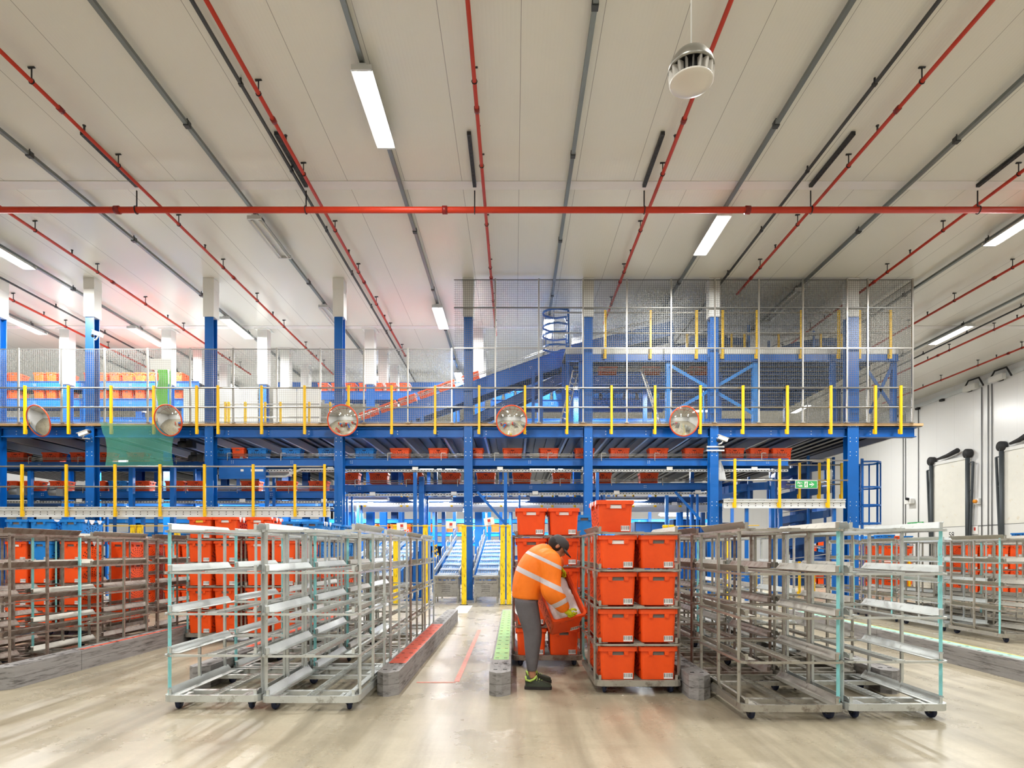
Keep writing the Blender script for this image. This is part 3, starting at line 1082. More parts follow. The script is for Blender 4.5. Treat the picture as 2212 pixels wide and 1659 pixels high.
DZ0, DZ1 = 4.44, 4.70          # main edge beam
DK = 4.80                      # top of the main deck
ends = COLX + [10.95]
BN = ['left of the camera column', 'under the green netting', 'between the second and third mirrors', 'between the third mirror and the middle column', 'under the fourth mirror', 'under the fifth mirror', 'next to the thick end column', 'cantilevered beyond the end column']
for i in range(len(ends) - 1):
    a, b = ends[i] + .135, ends[i + 1] - .135
    if i == 6:
        b = ends[7] - .17
    if i == 7:
        a, b = ends[7] + .17, 10.95
    m = MB().box(a, b, FY - .10, FY + .10, DZ1 - .02, DZ1).box(a, b, FY - .10, FY + .10, DZ0, DZ0 + .02).box(a, b, FY - .012, FY + .012, DZ0 + .02, DZ1 - .02)
    o = m.obj('deck_beam', STEEL)
    tag(o, 'blue deck edge beam ' + BN[i], 'beam', 'mezzanine edge beams')
    bb = MB()
    k = a + .35
    while k < b - .3:
        bolts(bb, [(k, FY - .012, DZ0 + .09), (k, FY - .012, DZ0 + .17)])
        k += 1.1
    bb.obj('bolt', BOLT, o)
DL, DR, DB = -22.0, 11.1, 29.5
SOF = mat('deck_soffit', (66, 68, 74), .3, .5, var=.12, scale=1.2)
d = struct(bpy.data.objects.new('floor_mezzanine', None))
COL.objects.link(d)
MB().box(DL, DR, FY - .13, DB, DZ1 + .042, DK).obj('deck_board', mat('deck_grey', (150, 150, 148), .5, var=.1, scale=2), d)
MB().box(DL, DR, FY - .16, FY - .131, DZ1 + .030, DK).obj('timber_edge', WOOD, d)
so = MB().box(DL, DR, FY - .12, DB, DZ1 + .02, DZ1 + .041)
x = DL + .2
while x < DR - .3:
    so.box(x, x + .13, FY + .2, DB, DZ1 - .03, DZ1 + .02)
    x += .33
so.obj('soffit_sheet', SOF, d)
PUR = mat('purlin_zinc', (196, 198, 200), .35, .5)
x = -15.5
while x < 10.9:
    if min(abs(x - c) for c in COLX) > .2:
        MB().box(x - .03, x + .03, FY + .14, DB, DZ0 + .02, DZ1 - .032).obj('purlin', PUR, d)
    x += 1.13

# mesh guard ---------------------------------------------------------------
MY = FY - .20
LOWP = [-55, 40, 133, 226, 319, 411, 504, 598, 692, 786, 881, 976]
TALLP = [976, 1070, 1164, 1259.5, 1354, 1449.6, 1544, 1639, 1734, 1829.5, 1874, 1971]
MZ0 = DK + .02


def mesh_panel(w, h, wire=.0058, pitch=.0505):
    b = MB()
    n = max(2, int(round(w / pitch)))
    for i in range(1, n):
        x = w * i / n
        b.bar((x, 0, 0), (x, 0, h), wire, wire, up=(0, 1, 0), caps=False)
    n = max(2, int(round(h / pitch)))
    for i in range(1, n):
        z = h * i / n
        b.bar((0, .004, z), (w, .004, z), wire, wire, caps=False)
    b.bar((0, 0, .0), (w, 0, .0), .022, .022).bar((0, 0, h), (w, 0, h), .022, .022)
    return b


def guard(name, label, plist, ztop, m, pm):
    t = thing(name, label, 'mesh fence', (0, MY, 0))
    xs = [ax(p, MY) for p in plist]
    for i in range(len(xs) - 1):
        mesh_panel(xs[i + 1] - xs[i] - .05, ztop - MZ0 - .03).obj('wire_mesh', m, t, (xs[i] + (.025 if i or name[0] == 'l' else .06), 0, MZ0))
    for i, x in enumerate(xs):
        if name == 'tall_mesh_guard' and i == 0:
            continue
        MB().box(-.02, .02, -.025, .025, 0, ztop - MZ0).box(-.05, .05, -.04, .04, -.018, 0).obj('post', pm, t, (x, 0, MZ0))
    return t, xs


g, xs = guard('low_mesh_guard', 'low wire mesh fence along the left of the main mezzanine edge', LOWP, az(752, MY), MESHW, RAIL)
g, xs = guard('tall_mesh_guard', 'tall wire mesh fence up to the ceiling on the right of the mezzanine', TALLP, CEIL - .05, MESHD, RAIL)
for py in (665, 752):
    MB().bar((xs[0] + .06, 0, az(py, MY)), (xs[-1], 0, az(py, MY)), .03, .03).obj('cross_rail', MESHD if py == 665 else RAIL, g)
# return of the tall guard along the right end
xr = xs[-1] + .03
rt = thing('mesh_guard_return', 'tall wire mesh returning backwards at the right end of the mezzanine', 'mesh fence', (xr, MY, 0))
for i in range(3):
    p = mesh_panel(1.9, CEIL - .05 - MZ0 - .03, pitch=.055).obj('wire_mesh', MESHW, rt, (0, .06 + i * 2.0, MZ0), (0, 0, PI / 2))
    MB().box(-.02, .02, -.02, .02, 0, CEIL - .05 - MZ0).obj('post', RAIL, rt, (0, 2.01 + i * 2.0, MZ0))


# hand rails ---------------------------------------------------------------


def handrail(name, label, posts, y, z0, z1, rails, x0, x1, pm=YEL, toe=None, group=None):
    t = thing(name, label, 'handrail', (0, y, 0), group=group)
    for x in posts:
        MB().box(-.03, .03, -.026, .026, z0, z1).box(-.05, .03, .026, .05, z0 + .02, z0 + .14).obj('post', pm, t, (x, 0, 0))
    for z in rails:
        MB().tube([(x0, .048, z), (x1, .048, z)], .021, 8).obj('rail', RAIL, t)
    if toe:
        MB().box(x0, x1, .03, .04, toe[0], toe[1]).obj('toe_board', ZINC, t)
    return t


HY = FY - .30
HP = [-38, 54, 148, 240, 332, 425, 471, 565, 658, 753, 846, 940, 1035, 1134, 1225, 1321, 1415, 1513, 1605, 1701, 1795, 1891, 1946]
handrail('mezzanine_handrail', 'long handrail with yellow posts along the main mezzanine edge', [ax(p, HY) for p in HP], HY, az(938, HY), az(833, HY), [az(837, HY), az(879, HY)], ax(-60, HY), ax(1972, HY))

# walkways at the lower level -------------------------------------------------


def zbeam(x0, x1, y, z0, z1, name, label, group='grey perforated walkway beams', holes=True, soffit=0, legs=()):
    h = z1 - z0
    m = MB()
    m.box(x0, x1, y, y + .012, z0, z1)
    m.box(x0, x1, y - .03, y, z1 - .02, z1).box(x0, x1, y - .03, y, z0, z0 + .02)
    m.box(x0, x1, y - .03, y, z0 + h * .66, z0 + h * .72)
    o = m.obj(name, ZINC)
    tag(o, label, 'walkway', group)
    if holes:
        b = MB()
        x = x0 + .1
        while x < x1 - .05:
            for f in (.28, .5):
                b.box(x - .011, x + .011, y - .003, y, z0 + h * f - .011, z0 + h * f + .011)
            b.box(x + .03, x + .045, y - .003, y, z0 + h * .82, z0 + h * .87)
            x += .19
        b.obj('slot', HOLE, o)
    for x in legs:
        MB().box(x - .04, x + .04, y + .014, y + .094, 0, z1 - .06).obj('leg', STEEL, o)
    if soffit:
        MB().box(x0, x1, y + .02, y + soffit, z1 - .06, z1 - .01).obj('floor_grating', DARK, o)
    return o


WY = 16.3
zbeam(ax(-60, WY), ax(713, WY), WY, az(1117, WY), az(1095, WY), 'walkway', 'long grey perforated walkway edge behind the left empties', soffit=.3, legs=[-13.2, -9.9, -6.6])
WP = [-44, 49.5, 145, 250, 347, 443, 548, 638, 702]
handrail('walkway_handrail', 'handrail with yellow posts on the left walkway', [ax(p, WY - .06) for p in WP], WY - .09, az(1116, WY - .09), az(1003, WY - .09), [az(1007, WY - .09), az(1051, WY - .09)], ax(-60, WY), ax(702, WY))
WR = 16.45
zbeam(ax(1563, WR), ax(1826, WR), WR, az(1098, WR), az(1078, WR), 'walkway', 'grey perforated walkway edge under the fire exit sign', soffit=.72, legs=[6.25, 8.6])
handrail('walkway_handrail', 'handrail with yellow posts carrying the fire exit sign', [ax(p, WR - .06) for p in (1586.5, 1683, 1788)], WR - .09, az(1097, WR - .09), az(991, WR - .09), [az(994, WR - .09), az(1037, WR - .09)], ax(1552, WR), ax(1830, WR))
handrail('walkway_handrail', 'short inner handrail with yellow posts behind the fire exit sign', [ax(p, 17.9) for p in (1727, 1770, 1818)], 17.9, az(1078, 17.9), az(1000, 17.9), [az(1004, 17.9), az(1046, 17.9)], ax(1700, 17.9), ax(1822, 17.9))
for k, (y, p0, p1, l) in enumerate([(19.75, 733, 1000, 'far grey walkway edge above the roller chutes'), (19.75, 1005, 1536, 'far grey walkway edge behind the loaded red trolleys')]):
    zbeam(ax(p0, y), ax(p1, y), y, az(1106, y), az(1084, y), 'walkway', l, holes=False, soffit=.55, legs=[[-5.3, -2.6], [-.13, 2.5, 5.4]][k])
FP = [777, 788, 867, 880, 976, 1083]
handrail('walkway_handrail', 'far handrail with yellow posts above the roller chutes', [ax(p, 19.66) for p in FP], 19.66, az(1095, 19.66), az(1070, 19.66) + .4, [az(1062, 19.66)], ax(735, 19.66), ax(1000, 19.66))
handrail('walkway_handrail', 'far handrail with yellow posts behind the loaded red trolleys', [ax(p, 19.66) for p in (1171, 1194, 1242, 1331, 1350, 1368, 1416, 1470)], 19.66, az(1095, 19.5), az(1062, 19.5) + .3, [az(1062, 19.5)], ax(1010, 19.5), ax(1530, 19.5))

handrail('ground_handrail', 'handrail with yellow posts on the floor behind the right empties', [ax(p, 18.05) for p in (1560, 1633, 1727, 1758, 1791)], 18.05, .001, 1.03, [1.0, .55], ax(1540, 18.05), ax(1800, 18.05))
handrail('ground_handrail', 'handrail with yellow posts on the floor right of the thick end column', [ax(p, 18.6) for p in (1895, 1950, 1964)], 18.6, .001, 1.03, [1.0, .55], ax(1880, 18.6), ax(1985, 18.6))
# fire exit sign -------------------------------------------------------------
GRN = mat('sign_green', (56, 170, 92), .45)


def text(body, size, m, parent, loc, rot=(PI / 2, 0, 0), name='lettering', align='CENTER', ext=.001, bold=.0):
    c = bpy.data.curves.new(name, 'FONT')
    c.body = body
    c.size = size
    c.extrude = ext
    c.offset = bold
    c.align_x = align
    c.align_y = 'CENTER'
    c.space_line = .85
    c.materials.append(m)
    tmp = bpy.data.objects.new('tmp', c)
    COL.objects.link(tmp)
    bpy.context.view_layer.update()
    me = bpy.data.meshes.new_from_object(tmp.evaluated_get(bpy.context.evaluated_depsgraph_get()))
    bpy.data.objects.remove(tmp)
    bpy.data.curves.remove(c)
    if not me.materials:
        me.materials.append(m)
    o = bpy.data.objects.new(name, me)
    COL.objects.link(o)
    o.parent = parent
    o.location = loc
    o.rotation_euler = rot
    return o


SY = WR - .13
sg = thing('fire_exit_sign', 'green and white fire exit sign hanging on the right walkway handrail', 'sign', at(1742, 1046.5, SY))
sw, sh = 46 * SY / F, 15.5 * SY / F
MB().box(-sw / 2 - .012, sw / 2 + .012, 0, .008, -sh / 2 - .012, sh / 2 + .012).obj('border', WHITE, sg)
MB().box(-sw / 2, sw / 2, -.002, 0, -sh / 2, sh / 2).obj('panel', GRN, sg)
text('Fire\nexit', .085, WHITE, sg, (-sw * .31, -.004, .0), bold=.003)
pic = MB().box(-.055, .035, -.005, -.002, -.075, .075)
pic.obj('pictogram', WHITE, sg)
man = MB()
for p, q, w in (((-.008, .03), (-.018, -.01), .02), ((-.018, -.01), (-.002, -.035), .011), ((-.002, -.035), (-.012, -.062), .010), ((-.018, -.01), (-.034, -.03), .011), ((-.034, -.03), (-.046, -.028), .009), ((-.008, .025), (.012, .008), .009), ((-.01, .025), (-.032, .012), .009)):
    man.bar((p[0], -.0065, p[1]), (q[0], -.0065, q[1]), w, .003, up=(0, 1, 0))
man.lathe([(.001, 0), (.011, 0)], 10)
man.cbox((-.002, -.0065, .048), (.018, .003, .02))
man.obj('running_figure', GRN, sg)
ar = MB()
ar.box(.075, .16, -.005, -.002, -.016, .016)
ar.add([(.13, -.0035, .06), (.13, -.0035, -.06), (.21, -.0035, 0), (.115, -.0035, .06), (.115, -.0035, -.06), (.18, -.0035, 0)], [(0, 3, 5, 4, 1, 2)])
ar.obj('arrow', WHITE, sg)

# bollards and chain -----------------------------------------------------------
for px, l in [(855, 'yellow protection post farthest left, behind the left empties'), (919, 'yellow protection post beside the wide blue frame'), (1002.5, 'scuffed yellow protection post on the chute side of the middle column'),
              (1086, 'left post of the scuffed yellow pair by the worker'), (1099.5, 'right post of the scuffed yellow pair by the worker'), (1437, 'yellow protection post just right of the full red trolley'), (1450, 'yellow post next to the one right of the full trolley'),
              (1573, 'yellow protection post behind the right empties'), (288, 'left post of a yellow pair above the far left empties'), (303, 'right post of a yellow pair above the far left empties'), (205, 'yellow post at the end of the far left totes'), (383, 'yellow post at the corner of the left red trolley')]:
    y = 15.25
    o = MB().box(-.058, .058, -.04, .04, 0, 1.985).box(-.058, .058, .04, .055, 0, .3).obj('protection_post', YELS, None, (ax(px, y), y, 0))
    tag(o, l, 'post', 'yellow protection posts')
    MB().box(-.09, .09, -.07, .09, .0005, .012).obj('foot_plate', DARK, o)
cz = az(1136, 15.18)
o = MB().tube([(ax(120, 15.18), 15.18, cz), (ax(855, 15.18), 15.18, cz), (ax(1100, 15.18), 15.18, cz - .002)], .011, 5).obj('barrier_rope', YEL)
tag(o, 'thin yellow rope strung across the tops of the yellow posts on the left', 'rope')
o = MB().tube([(ax(1430, 15.18), 15.18, az(1137, 15.18)), (ax(1640, 15.18), 15.18, az(1135, 15.18))], .011, 5).obj('barrier_rope', YEL)
tag(o, 'thin yellow rope strung behind the right empties', 'rope')
REDP = mat('print_red', (206, 60, 44), .6)
for px, py, rz, l in [(868, 1137, .05, 'white notice with a red square at the left chutes'), (974, 1134, -.03, 'white notice with a red square above the left roller chute'), (1056.5, 1126, .16, 'tilted white notice with a red square above the right roller chute')]:
    t = thing('hanging_notice', l, 'sign', at(px, py, 15.12), group='notices hung on the yellow rope', rot=(0, -rz, 0))
    MB().box(-.125, .125, 0, .004, -.09, .09).obj('card', PAPER, t)
    MB().box(-.035, .035, -.002, 0, -.02, .05).obj('printed_square', REDP, t)
    s = MB()
    for k in range(2):
        s.box(-.04, .04, -.0015, 0, -.045 - k * .02, -.037 - k * .02)
    s.obj('printed_line', GREY, t)

# thin support legs ---------------------------------------------------------------
for px, w, y, zt, l in [(897, .10, 17.0, 1021, 'blue support leg left of the wide pair by the chutes'), (911, .15, 17.6, 1030, 'broad blue support leg beside the yellow post by the chutes'), (1092, .09, 17.0, 1021, 'slim blue support leg behind the yellow pair by the worker'),
                        (1290, .09, 17.0, 1021, 'slim blue support leg above the full red trolley'), (1555, .10, 17.3, 1021, 'slim blue leg right of the fifth mirror column'), (1668, .10, 17.6, 1040, 'blue leg under the spiral by the walkway'), (1685, .10, 17.9, 1095, 'blue leg right of the spiral leg'),
                        (66, .10, 17.3, 1018, 'slim blue leg at the far left belts'), (285, .12, 17.4, 1010, 'slim blue leg behind the green netting'), (374, .12, 17.4, 1010, 'slim blue leg at the right edge of the netting'), (577, .09, 17.2, 1021, 'slim blue leg between the blue totes'),
                        (592, .07, 17.6, 1030, 'thin darker leg beside the blue tote leg'), (1440, .09, 17.6, 1070, 'slim blue leg behind the squeezed kerb')]:
    o = MB().box(-w / 2, w / 2, -w / 2, w / 2, 0, az(zt, y)).obj('support_leg', STEEL, None, (ax(px, y), y, 0))
    tag(o, l, 'support leg', 'conveyor support legs')
    MB().box(-w / 2 - .05, w / 2 + .05, -w / 2 - .05, w / 2 + .05, .0005, .012).obj('foot_plate', STEELD, o)
# ---------------------------------------------------------------- conveyors
ROLL = mat('belt_dark', (44, 46, 52), .5, .2)
CHAIN = mat('cable_tray', (178, 180, 180), .45, .4, var=.25, scale=60, stretch=(1, 1, 1))


def conveyor(p0, p1, depth, bh, label, name='belt_conveyor', rail=.12, tray=None, color=None, legs=(), group=None, legx=None, parent=None):
    """straight conveyor from p0 to p1 (front edge, top of belt)."""
    p0, p1 = Vector(p0), Vector(p1)
    d = (p1 - p0)
    L = d.length
    pitch = -math.asin(d.z / L)
    yaw = math.atan2(d.y, d.x)
    if parent is None:
        t = thing(name, label, 'conveyor', p0, group=group, rot=(0, pitch, yaw))
    else:
        t = bpy.data.objects.new('belt_tier', None)
        COL.objects.link(t)
        t.parent = parent
        t.location = p0
    c = color or STEEL
    for y in (0, depth):
        MB().box(0, L, y - .02, y + .02, -bh, .0).box(0, L, y - .05, y + .02, -bh, -bh + .015).box(0, L, y - .05, y + .02, -.015, 0).obj('side_beam', c, t)
    MB().box(.02, L - .02, .03, depth - .03, -.06, -.02).obj('belt', ROLL, t)
    bb = MB()
    k = .5
    while k < L - .3:
        bolts(bb, [(k + a * .05, -.02, -bh * .35 - b_ * .05) for a in (0, 1) for b_ in (0, 1)], r=.009)
        k += 1.65
    bb.obj('bolt', BOLT, t)
    if legs != ():
        n = max(2, int(L / 3.4) + 1) if legx is None else len(legx)
        for k in range(n):
            q = .35 + (L - .7) * k / (n - 1) if legx is None else legx[k] - p0.x
            h = p0.z + d.z * q / L - legs - bh - .003
            for y in ((.03, depth - .03) if parent is None else (-.09, depth + .09)):
                MB().box(-.03, .03, -.03, .03, -h, 0).obj('leg', c, t, (q, y, -bh - .001))
    if rail:
        for y in (-.03, depth + .03):
            for h in (rail, rail - .045):
                MB().tube([(.05, y, h), (L - .05, y, h)], .011, 6).obj('guide_rail', RAIL, t)
        k = .4
        while k < L - .2:
            MB().bar((k, -.045, -.06), (k, -.045, rail + .03), .016, .016).bar((k, -.045, rail + .03), (k + .12, -.045, rail + .03), .016, .016).bar((k + .12, -.045, rail + .03), (k + .12, -.03, rail), .012, .012).obj('rail_bracket', RAIL, t)
            k += 1.48
    if tray:
        b = MB().box(0, L, -.02, .10, -bh - tray - .06, -bh - tray)
        o = b.obj('cable_tray', CHAIN, t)
        h = MB()
        k = .06
        while k < L - .05:
            h.box(k, k + .035, -.0225, -.0195, -bh - tray - .042, -bh - tray - .02)
            k += .085
        h.obj('slot', HOLE, o)
        k = .9
        while k < L:
            MB().cbox((k, -.04, -bh - tray * .5 - .03), (.16, .03, .09)).obj('sensor_box', WHITE, t)
            k += 2.35
    return t


def ride(pxs, y, zb, rz0, names, label, group, rzs=0.0, lengthwise=True):
    last = -99
    for i, (px, colr) in enumerate(pxs):
        last = max(ax(px, y), last + .625)
        tote(colr, (last, y, zb), label.format(c=colr, n=ORD[i]), (PI / 2 if lengthwise else 0) + random.uniform(-.03, .03), group, None, -1, True)


Y1 = 17.34
ZB1 = az(994, Y1)
cv1 = conveyor((ax(462, Y1 - .3), Y1 - .3, ZB1 - .005), (ax(1702, Y1 - .3), Y1 - .3, ZB1 - .005), .60, .20, 'long blue conveyor carrying spaced blue then red totes just under the main deck', tray=.10)
ride([(484, 'blue'), (560, 'blue'), (633, 'blue'), (711, 'blue'), (790, 'blue')], Y1, ZB1, 0, None, '{c} tote riding the upper belt, {n} of its blue ones from the left', 'blue totes on the upper belt')
tote('red', (ax(522, Y1 + .0), Y1 + .02, ZB1), 'single red tote between the blue totes on the upper belt', 0, 'red totes on the upper belt')
ride([(866, 'red'), (948, 'red'), (1024, 'red'), (1107, 'red'), (1185, 'red'), (1262, 'red'), (1337, 'red'), (1420, 'red'), (1496, 'red'), (1583, 'red'), (1636, 'red'), (1684, 'red')], Y1, ZB1, 0, None, '{c} perforated tote riding the upper belt, {n} red one right of the blue ones', 'red totes on the upper belt')
# drive box below the left end of that conveyor
bx = ax(476, Y1 - .42) - ax(462, Y1 - .3)
MB().box(bx, bx + 1.25, -.21, -.11, -.58, -.22).obj('drive_box', STEEL, cv1)
MB().box(bx + .88, bx + 1.22, -.214, -.21, -.38, -.32).box(bx + .6, bx + .68, -.214, -.21, -.38, -.32).obj('sticker', PAPER, cv1)
Y2 = 18.05
ZB2 = az(1050, Y2)
conveyor((ax(738, Y2 - .3), Y2 - .3, ZB2 - .005), (ax(1535, Y2 - .3), Y2 - .3, ZB2 + .055), .6, .19, 'second blue conveyor below the spaced red totes in the middle', tray=.07, legs=0, legx=[-4.85, -2.6, .15, 2.6, 5.3])
ride([(758, 'red'), (820, 'red'), (893, 'red'), (975, 'red'), (1050, 'red'), (1127, 'red'), (1213, 'red'), (1300, 'red'), (1400, 'red')], Y2, ZB2 + .06, 0, None, '{c} tote on the second belt down in the middle, {n} from the left', 'red totes on the second belt')
Y3 = 18.0
ZB3 = az(1063, Y3)
conveyor((ax(-70, Y3 - .3), Y3 - .3, ZB3 - .005), (ax(722, Y3 - .3), Y3 - .3, ZB3 - .005), .6, .20, 'blue conveyor of red totes above the left walkway', tray=.08, legs=0)
ride([(-20, 'red'), (22, 'red'), (75, 'red'), (135, 'red'), (215, 'red'), (258, 'blue'), (310, 'red'), (383, 'red'), (430, 'red'), (545, 'red'), (620, 'red'), (690, 'red')], Y3, ZB3, 0, None, '{c} tote on the belt above the left walkway, {n} from the left', 'totes on the left lower belt')
Y4 = 18.8
ZB4 = az(1001, Y4)
conveyor((ax(-70, Y4 - .3), Y4 - .3, ZB4 - .005), (ax(445, Y4 - .3), Y4 - .3, ZB4 - .005), .6, .20, 'blue conveyor of red totes behind the green netting', tray=None, legs=0)
ride([(-12, 'red'), (42, 'red'), (118, 'red'), (178, 'red'), (232, 'red'), (300, 'red')], Y4, ZB4, 0, None, '{c} tote behind and left of the green netting, {n} from the left', 'red totes behind the netting')
conveyor((ax(738, 19.0), 19.0, az(1074, 19.0)), (ax(1530, 19.0), 19.0, az(1074, 19.0)), .5, .16, 'dark blue empty conveyor just above the far walkway edge', rail=None, legs=0, legx=[-4.85, -2.85, .15, 2.6, 5.5], tray=.02, color=STEELD)
conveyor((ax(-70, 21.2), 21.2, az(1086, 21.2)), (ax(720, 21.2), 21.2, az(1086, 21.2)), .5, .12, 'deep dark conveyor seen through the left walkway rails', rail=None, legs=0, tray=.04, color=STEELD)
# motors near the left belts
for px, py, y, l in [(38, 1062, 17.4, 'grey motor hanging left of the walkway posts'), (123, 1064, 17.4, 'grey motor with cables between the left yellow posts'), (402, 960, 17.5, 'dark gearbox motor right of the green netting'), (425, 990, 17.45, 'dark motor beside the camera right of the netting')]:
    t = thing('mounted_motor', l, 'motor', at(px, py, y), group='conveyor motors')
    dk = GREY if px < 200 else DARK
    MB().tube([(-.2, 0, 0), (.05, 0, 0)], .09, 12).obj('motor_body', dk, t)
    MB().box(.05, .24, -.1, .1, -.1, .1).obj('gearbox', dk, t)
    MB().box(-.14, -.02, -.07, .05, .085, .17).obj('terminal_box', dk, t)
# white bent cable tray running below the blue totes
o = MB().bar((ax(455, 17.0), 0, az(1023, 17)), (ax(520, 17), 0, az(1023, 17)), .045, .05).bar((ax(520, 17), 0, az(1023, 17)), (ax(532, 17), 0, az(1030, 17)), .045, .05).bar((ax(532, 17), 0, az(1030, 17)), (ax(618, 17), 0, az(1030, 17)), .045, .05).bar((ax(618, 17), 0, az(1030, 17)), (ax(652, 17), 0, az(1014, 17)), .045, .05).bar((ax(652, 17), 0, az(1014, 17)), (ax(724, 17), 0, az(1014, 17)), .045, .05).obj('mounted_cable_tray', CHAIN, None, (0, 16.955, 0))
tag(o, 'bent white cable tray dipping below the blue totes', 'cable tray')
o = MB().box(-.3, .3, -.10, .10, -.14, .14).obj('mounted_cabinet', mat('cabinet_pale', (206, 208, 200), .5), None, at(605, 1018, 17.8))
tag(o, 'pale control cabinet under the blue totes', 'cabinet')

# inclined conveyor rising to the spirals -----------------------------------------
IY = 18.6
P0, P1, P2 = at(775, 912, IY), at(1222, 752, IY), at(1452, 694, IY)
conveyor(P0, P1, .75, .50, 'long inclined blue conveyor climbing from the third mirror to the upper deck', name='inclined_conveyor', rail=.16, group='inclined conveyors')
conveyor(P1 + Vector((.16, 0, .09)), P2, .75, .42, 'upper inclined blue conveyor curving on toward the first spiral', name='inclined_conveyor', rail=.16, group='inclined conveyors')
q0, q1 = at(945, 935, IY + .1), at(1225, 800, IY + .1)
conveyor(q0, q1, .6, .28, 'dark return belt slung under the inclined conveyor', name='inclined_conveyor', rail=None, color=STEELD, group='inclined conveyors')
sl = math.atan2(P1.z - P0.z, P1.x - P0.x)
for i, f in enumerate((.05, .145, .24, .335, .43, .55)):
    p = P0.lerp(P1, f)
    o = tote('red', (p.x, IY + .38, p.z + .008), f'red tote climbing the inclined belt, {ORD[i]} from the bottom', 0, 'red totes on the inclined belt', None, -1, False)
    o.rotation_euler = (0, -sl, 0)
    o.rotation_euler = (Matrix.Rotation(-sl, 3, 'Y') @ Matrix.Rotation(PI / 2, 3, 'Z')).to_euler()
for px, z1_, l in [(905, 897, 'steel foot of the inclined conveyor near its start'), (1160, 800, 'blue trestle leg under the middle of the inclined conveyor'), (1225, 770, 'twin blue trestle leg at the top of the inclined conveyor')]:
    x = ax(px, IY)
    o = thing('trestle_leg', l, 'support leg', (x, IY - .14, DK), group='trestle legs')
    h = az(z1_, IY) - DK - .03
    for s in (-.12, .12):
        MB().box(s - .05, s + .05, -.05, .05, 0.001, h).obj('leg', STEEL, o)
    MB().box(-.17, .17, -.04, .04, h * .5, h * .5 + .08).obj('cross_bar', STEEL, o)

# second, upper deck ----------------------------------------------------------------
UY = 17.2
UZ = az(765, UY)
UT = az(752, UY)
UX0, UX1 = ax(1222, UY), 10.77
d = struct(bpy.data.objects.new('floor_upper', None))
COL.objects.link(d)
MB().box(UX0, UX1, UY + .03, UY + 7.5, UT - .06, UT).obj('deck_board', DARK, d)
uf = d
d = thing('upper_deck_frame', 'blue frame with white edge carrying the upper deck behind the tall mesh', 'frame', (0, 0, 0))
MB().box(UX0, UX1, UY - .02, UY - .004, UZ, UT + .02).obj('edge_strip', mat('edge_white', (214, 214, 208), .5), d)
MB().box(UX0, UX1, UY - .004, UY + .02, az(779, UY), UZ).box(UX0, UX1, UY - .06, UY + .06, az(779, UY) - .02, az(779, UY)).obj('edge_beam', STEEL, d)
gr = MB()
for k in range(16):
    gr.box(UX0 + .1, UX1 - .1, UY + .3 + k * .45, UY + .36 + k * .45, UT - .13, UT - .06)
gr.obj('joist', STEELD, uf)
for px, w in [(1255, .12), (1443, .13), (1630, .13), (1798, .13), (1930, .13)]:
    y = UY + .1
    MB().box(-w / 2, w / 2, -w / 2, w / 2, DK + .001, az(779, UY) - .021).obj('leg', STEELL if px in (1443, 1630) else STEEL, d, (ax(px, y), y, 0))
    MB().box(-w / 2, w / 2, -w / 2, w / 2, DK + .001, az(779, UY) - .021).obj('leg', STEELD, d, (ax(px, y) - .05, y + 2.85, 0))
for a, b_, m, l in [((1447, 789), (1626, 893), STEELL, 'light blue'), ((1626, 789), (1447, 893), STEELL, 'light blue'), ((1878, 893), (1928, 787), STEELD, 'dark'), ((1874, 800), (1928, 880), STEELD, 'dark')]:
    y = UY + (.02 if a[0] < b_[0] else .05)
    MB().bar(at(*a, y), at(*b_, y), .085, .02, up=(0, 1, 0)).obj('brace', m, d)
UP = [1307, 1405, 1504, 1560, 1634, 1730, 1811, 1856, 1922]
handrail('upper_handrail', 'handrail with yellow posts along the upper deck behind the tall mesh', [ax(p, UY - .06) for p in UP], UY - .09, az(775, UY - .09), az(670, UY - .09), [az(674, UY - .09), az(718, UY - .09)], ax(1195, UY - .09), 10.62, pm=YEL)
handrail('upper_handrail', 'inner handrail with shorter yellow posts in front of the spirals', [ax(p, 18.5) for p in (1484, 1580, 1608, 1682, 1773, 1818)], 18.5, UT + .002, UT + .9, [UT + .85, UT + .45], ax(1475, 18.5), ax(1840, 18.5))


def spiral(cx, cy, r, z0, z1, turns, label, w=.55, core=True, a0=0.0, group='spiral conveyors', m=STEELD):
    t = thing('spiral_conveyor', label, 'spiral conveyor', (cx, cy, 0), group=group)
    n = int(28 * turns)
    b, ra, gu = MB(), MB(), MB()
    vs = []
    for k in range(n + 1):
        a = a0 + 2 * PI * turns * k / n
        z = z0 + (z1 - z0) * k / n
        c, s = math.cos(a), math.sin(a)
        vs += [(c * (r - w), s * (r - w), z), (c * r, s * r, z), (c * r, s * r, z + .15), (c * (r + .03), s * (r + .03), z + .15), (c * (r + .03), s * (r + .03), z - .07), (c * (r - w), s * (r - w), z - .05)]
    fs = []
    for k in range(n):
        for j in range(6):
            q = (j + 1) % 6
            fs.append((k * 6 + j, k * 6 + q, k * 6 + 6 + q, k * 6 + 6 + j))
    b.add(vs, fs)
    b.obj('helical_track', m, t)
    pts = [(math.cos(a0 + 2 * PI * turns * k / n) * (r + .05), math.sin(a0 + 2 * PI * turns * k / n) * (r + .05), z0 + (z1 - z0) * k / n + .26) for k in range(n + 1)]
    MB().tube(pts, .014, 5).obj('guide_rail', RAIL, t)
    if core:
        MB().lathe([(.001, z0 - .25), (r - w - .08, z0 - .25), (r - w - .08, z1 + .05), (.001, z1 + .05)], 20, smooth=False).obj('core_drum', STEELD, t)
    for k in range(6):
        a = 2 * PI * k / 6 + .3
        MB().bar((math.cos(a) * (r + .1), math.sin(a) * (r + .1), z0 - .25), (math.cos(a) * (r + .1), math.sin(a) * (r + .1), z1 + .1), .06, .06).obj('frame_leg', STEEL, t)
    return t


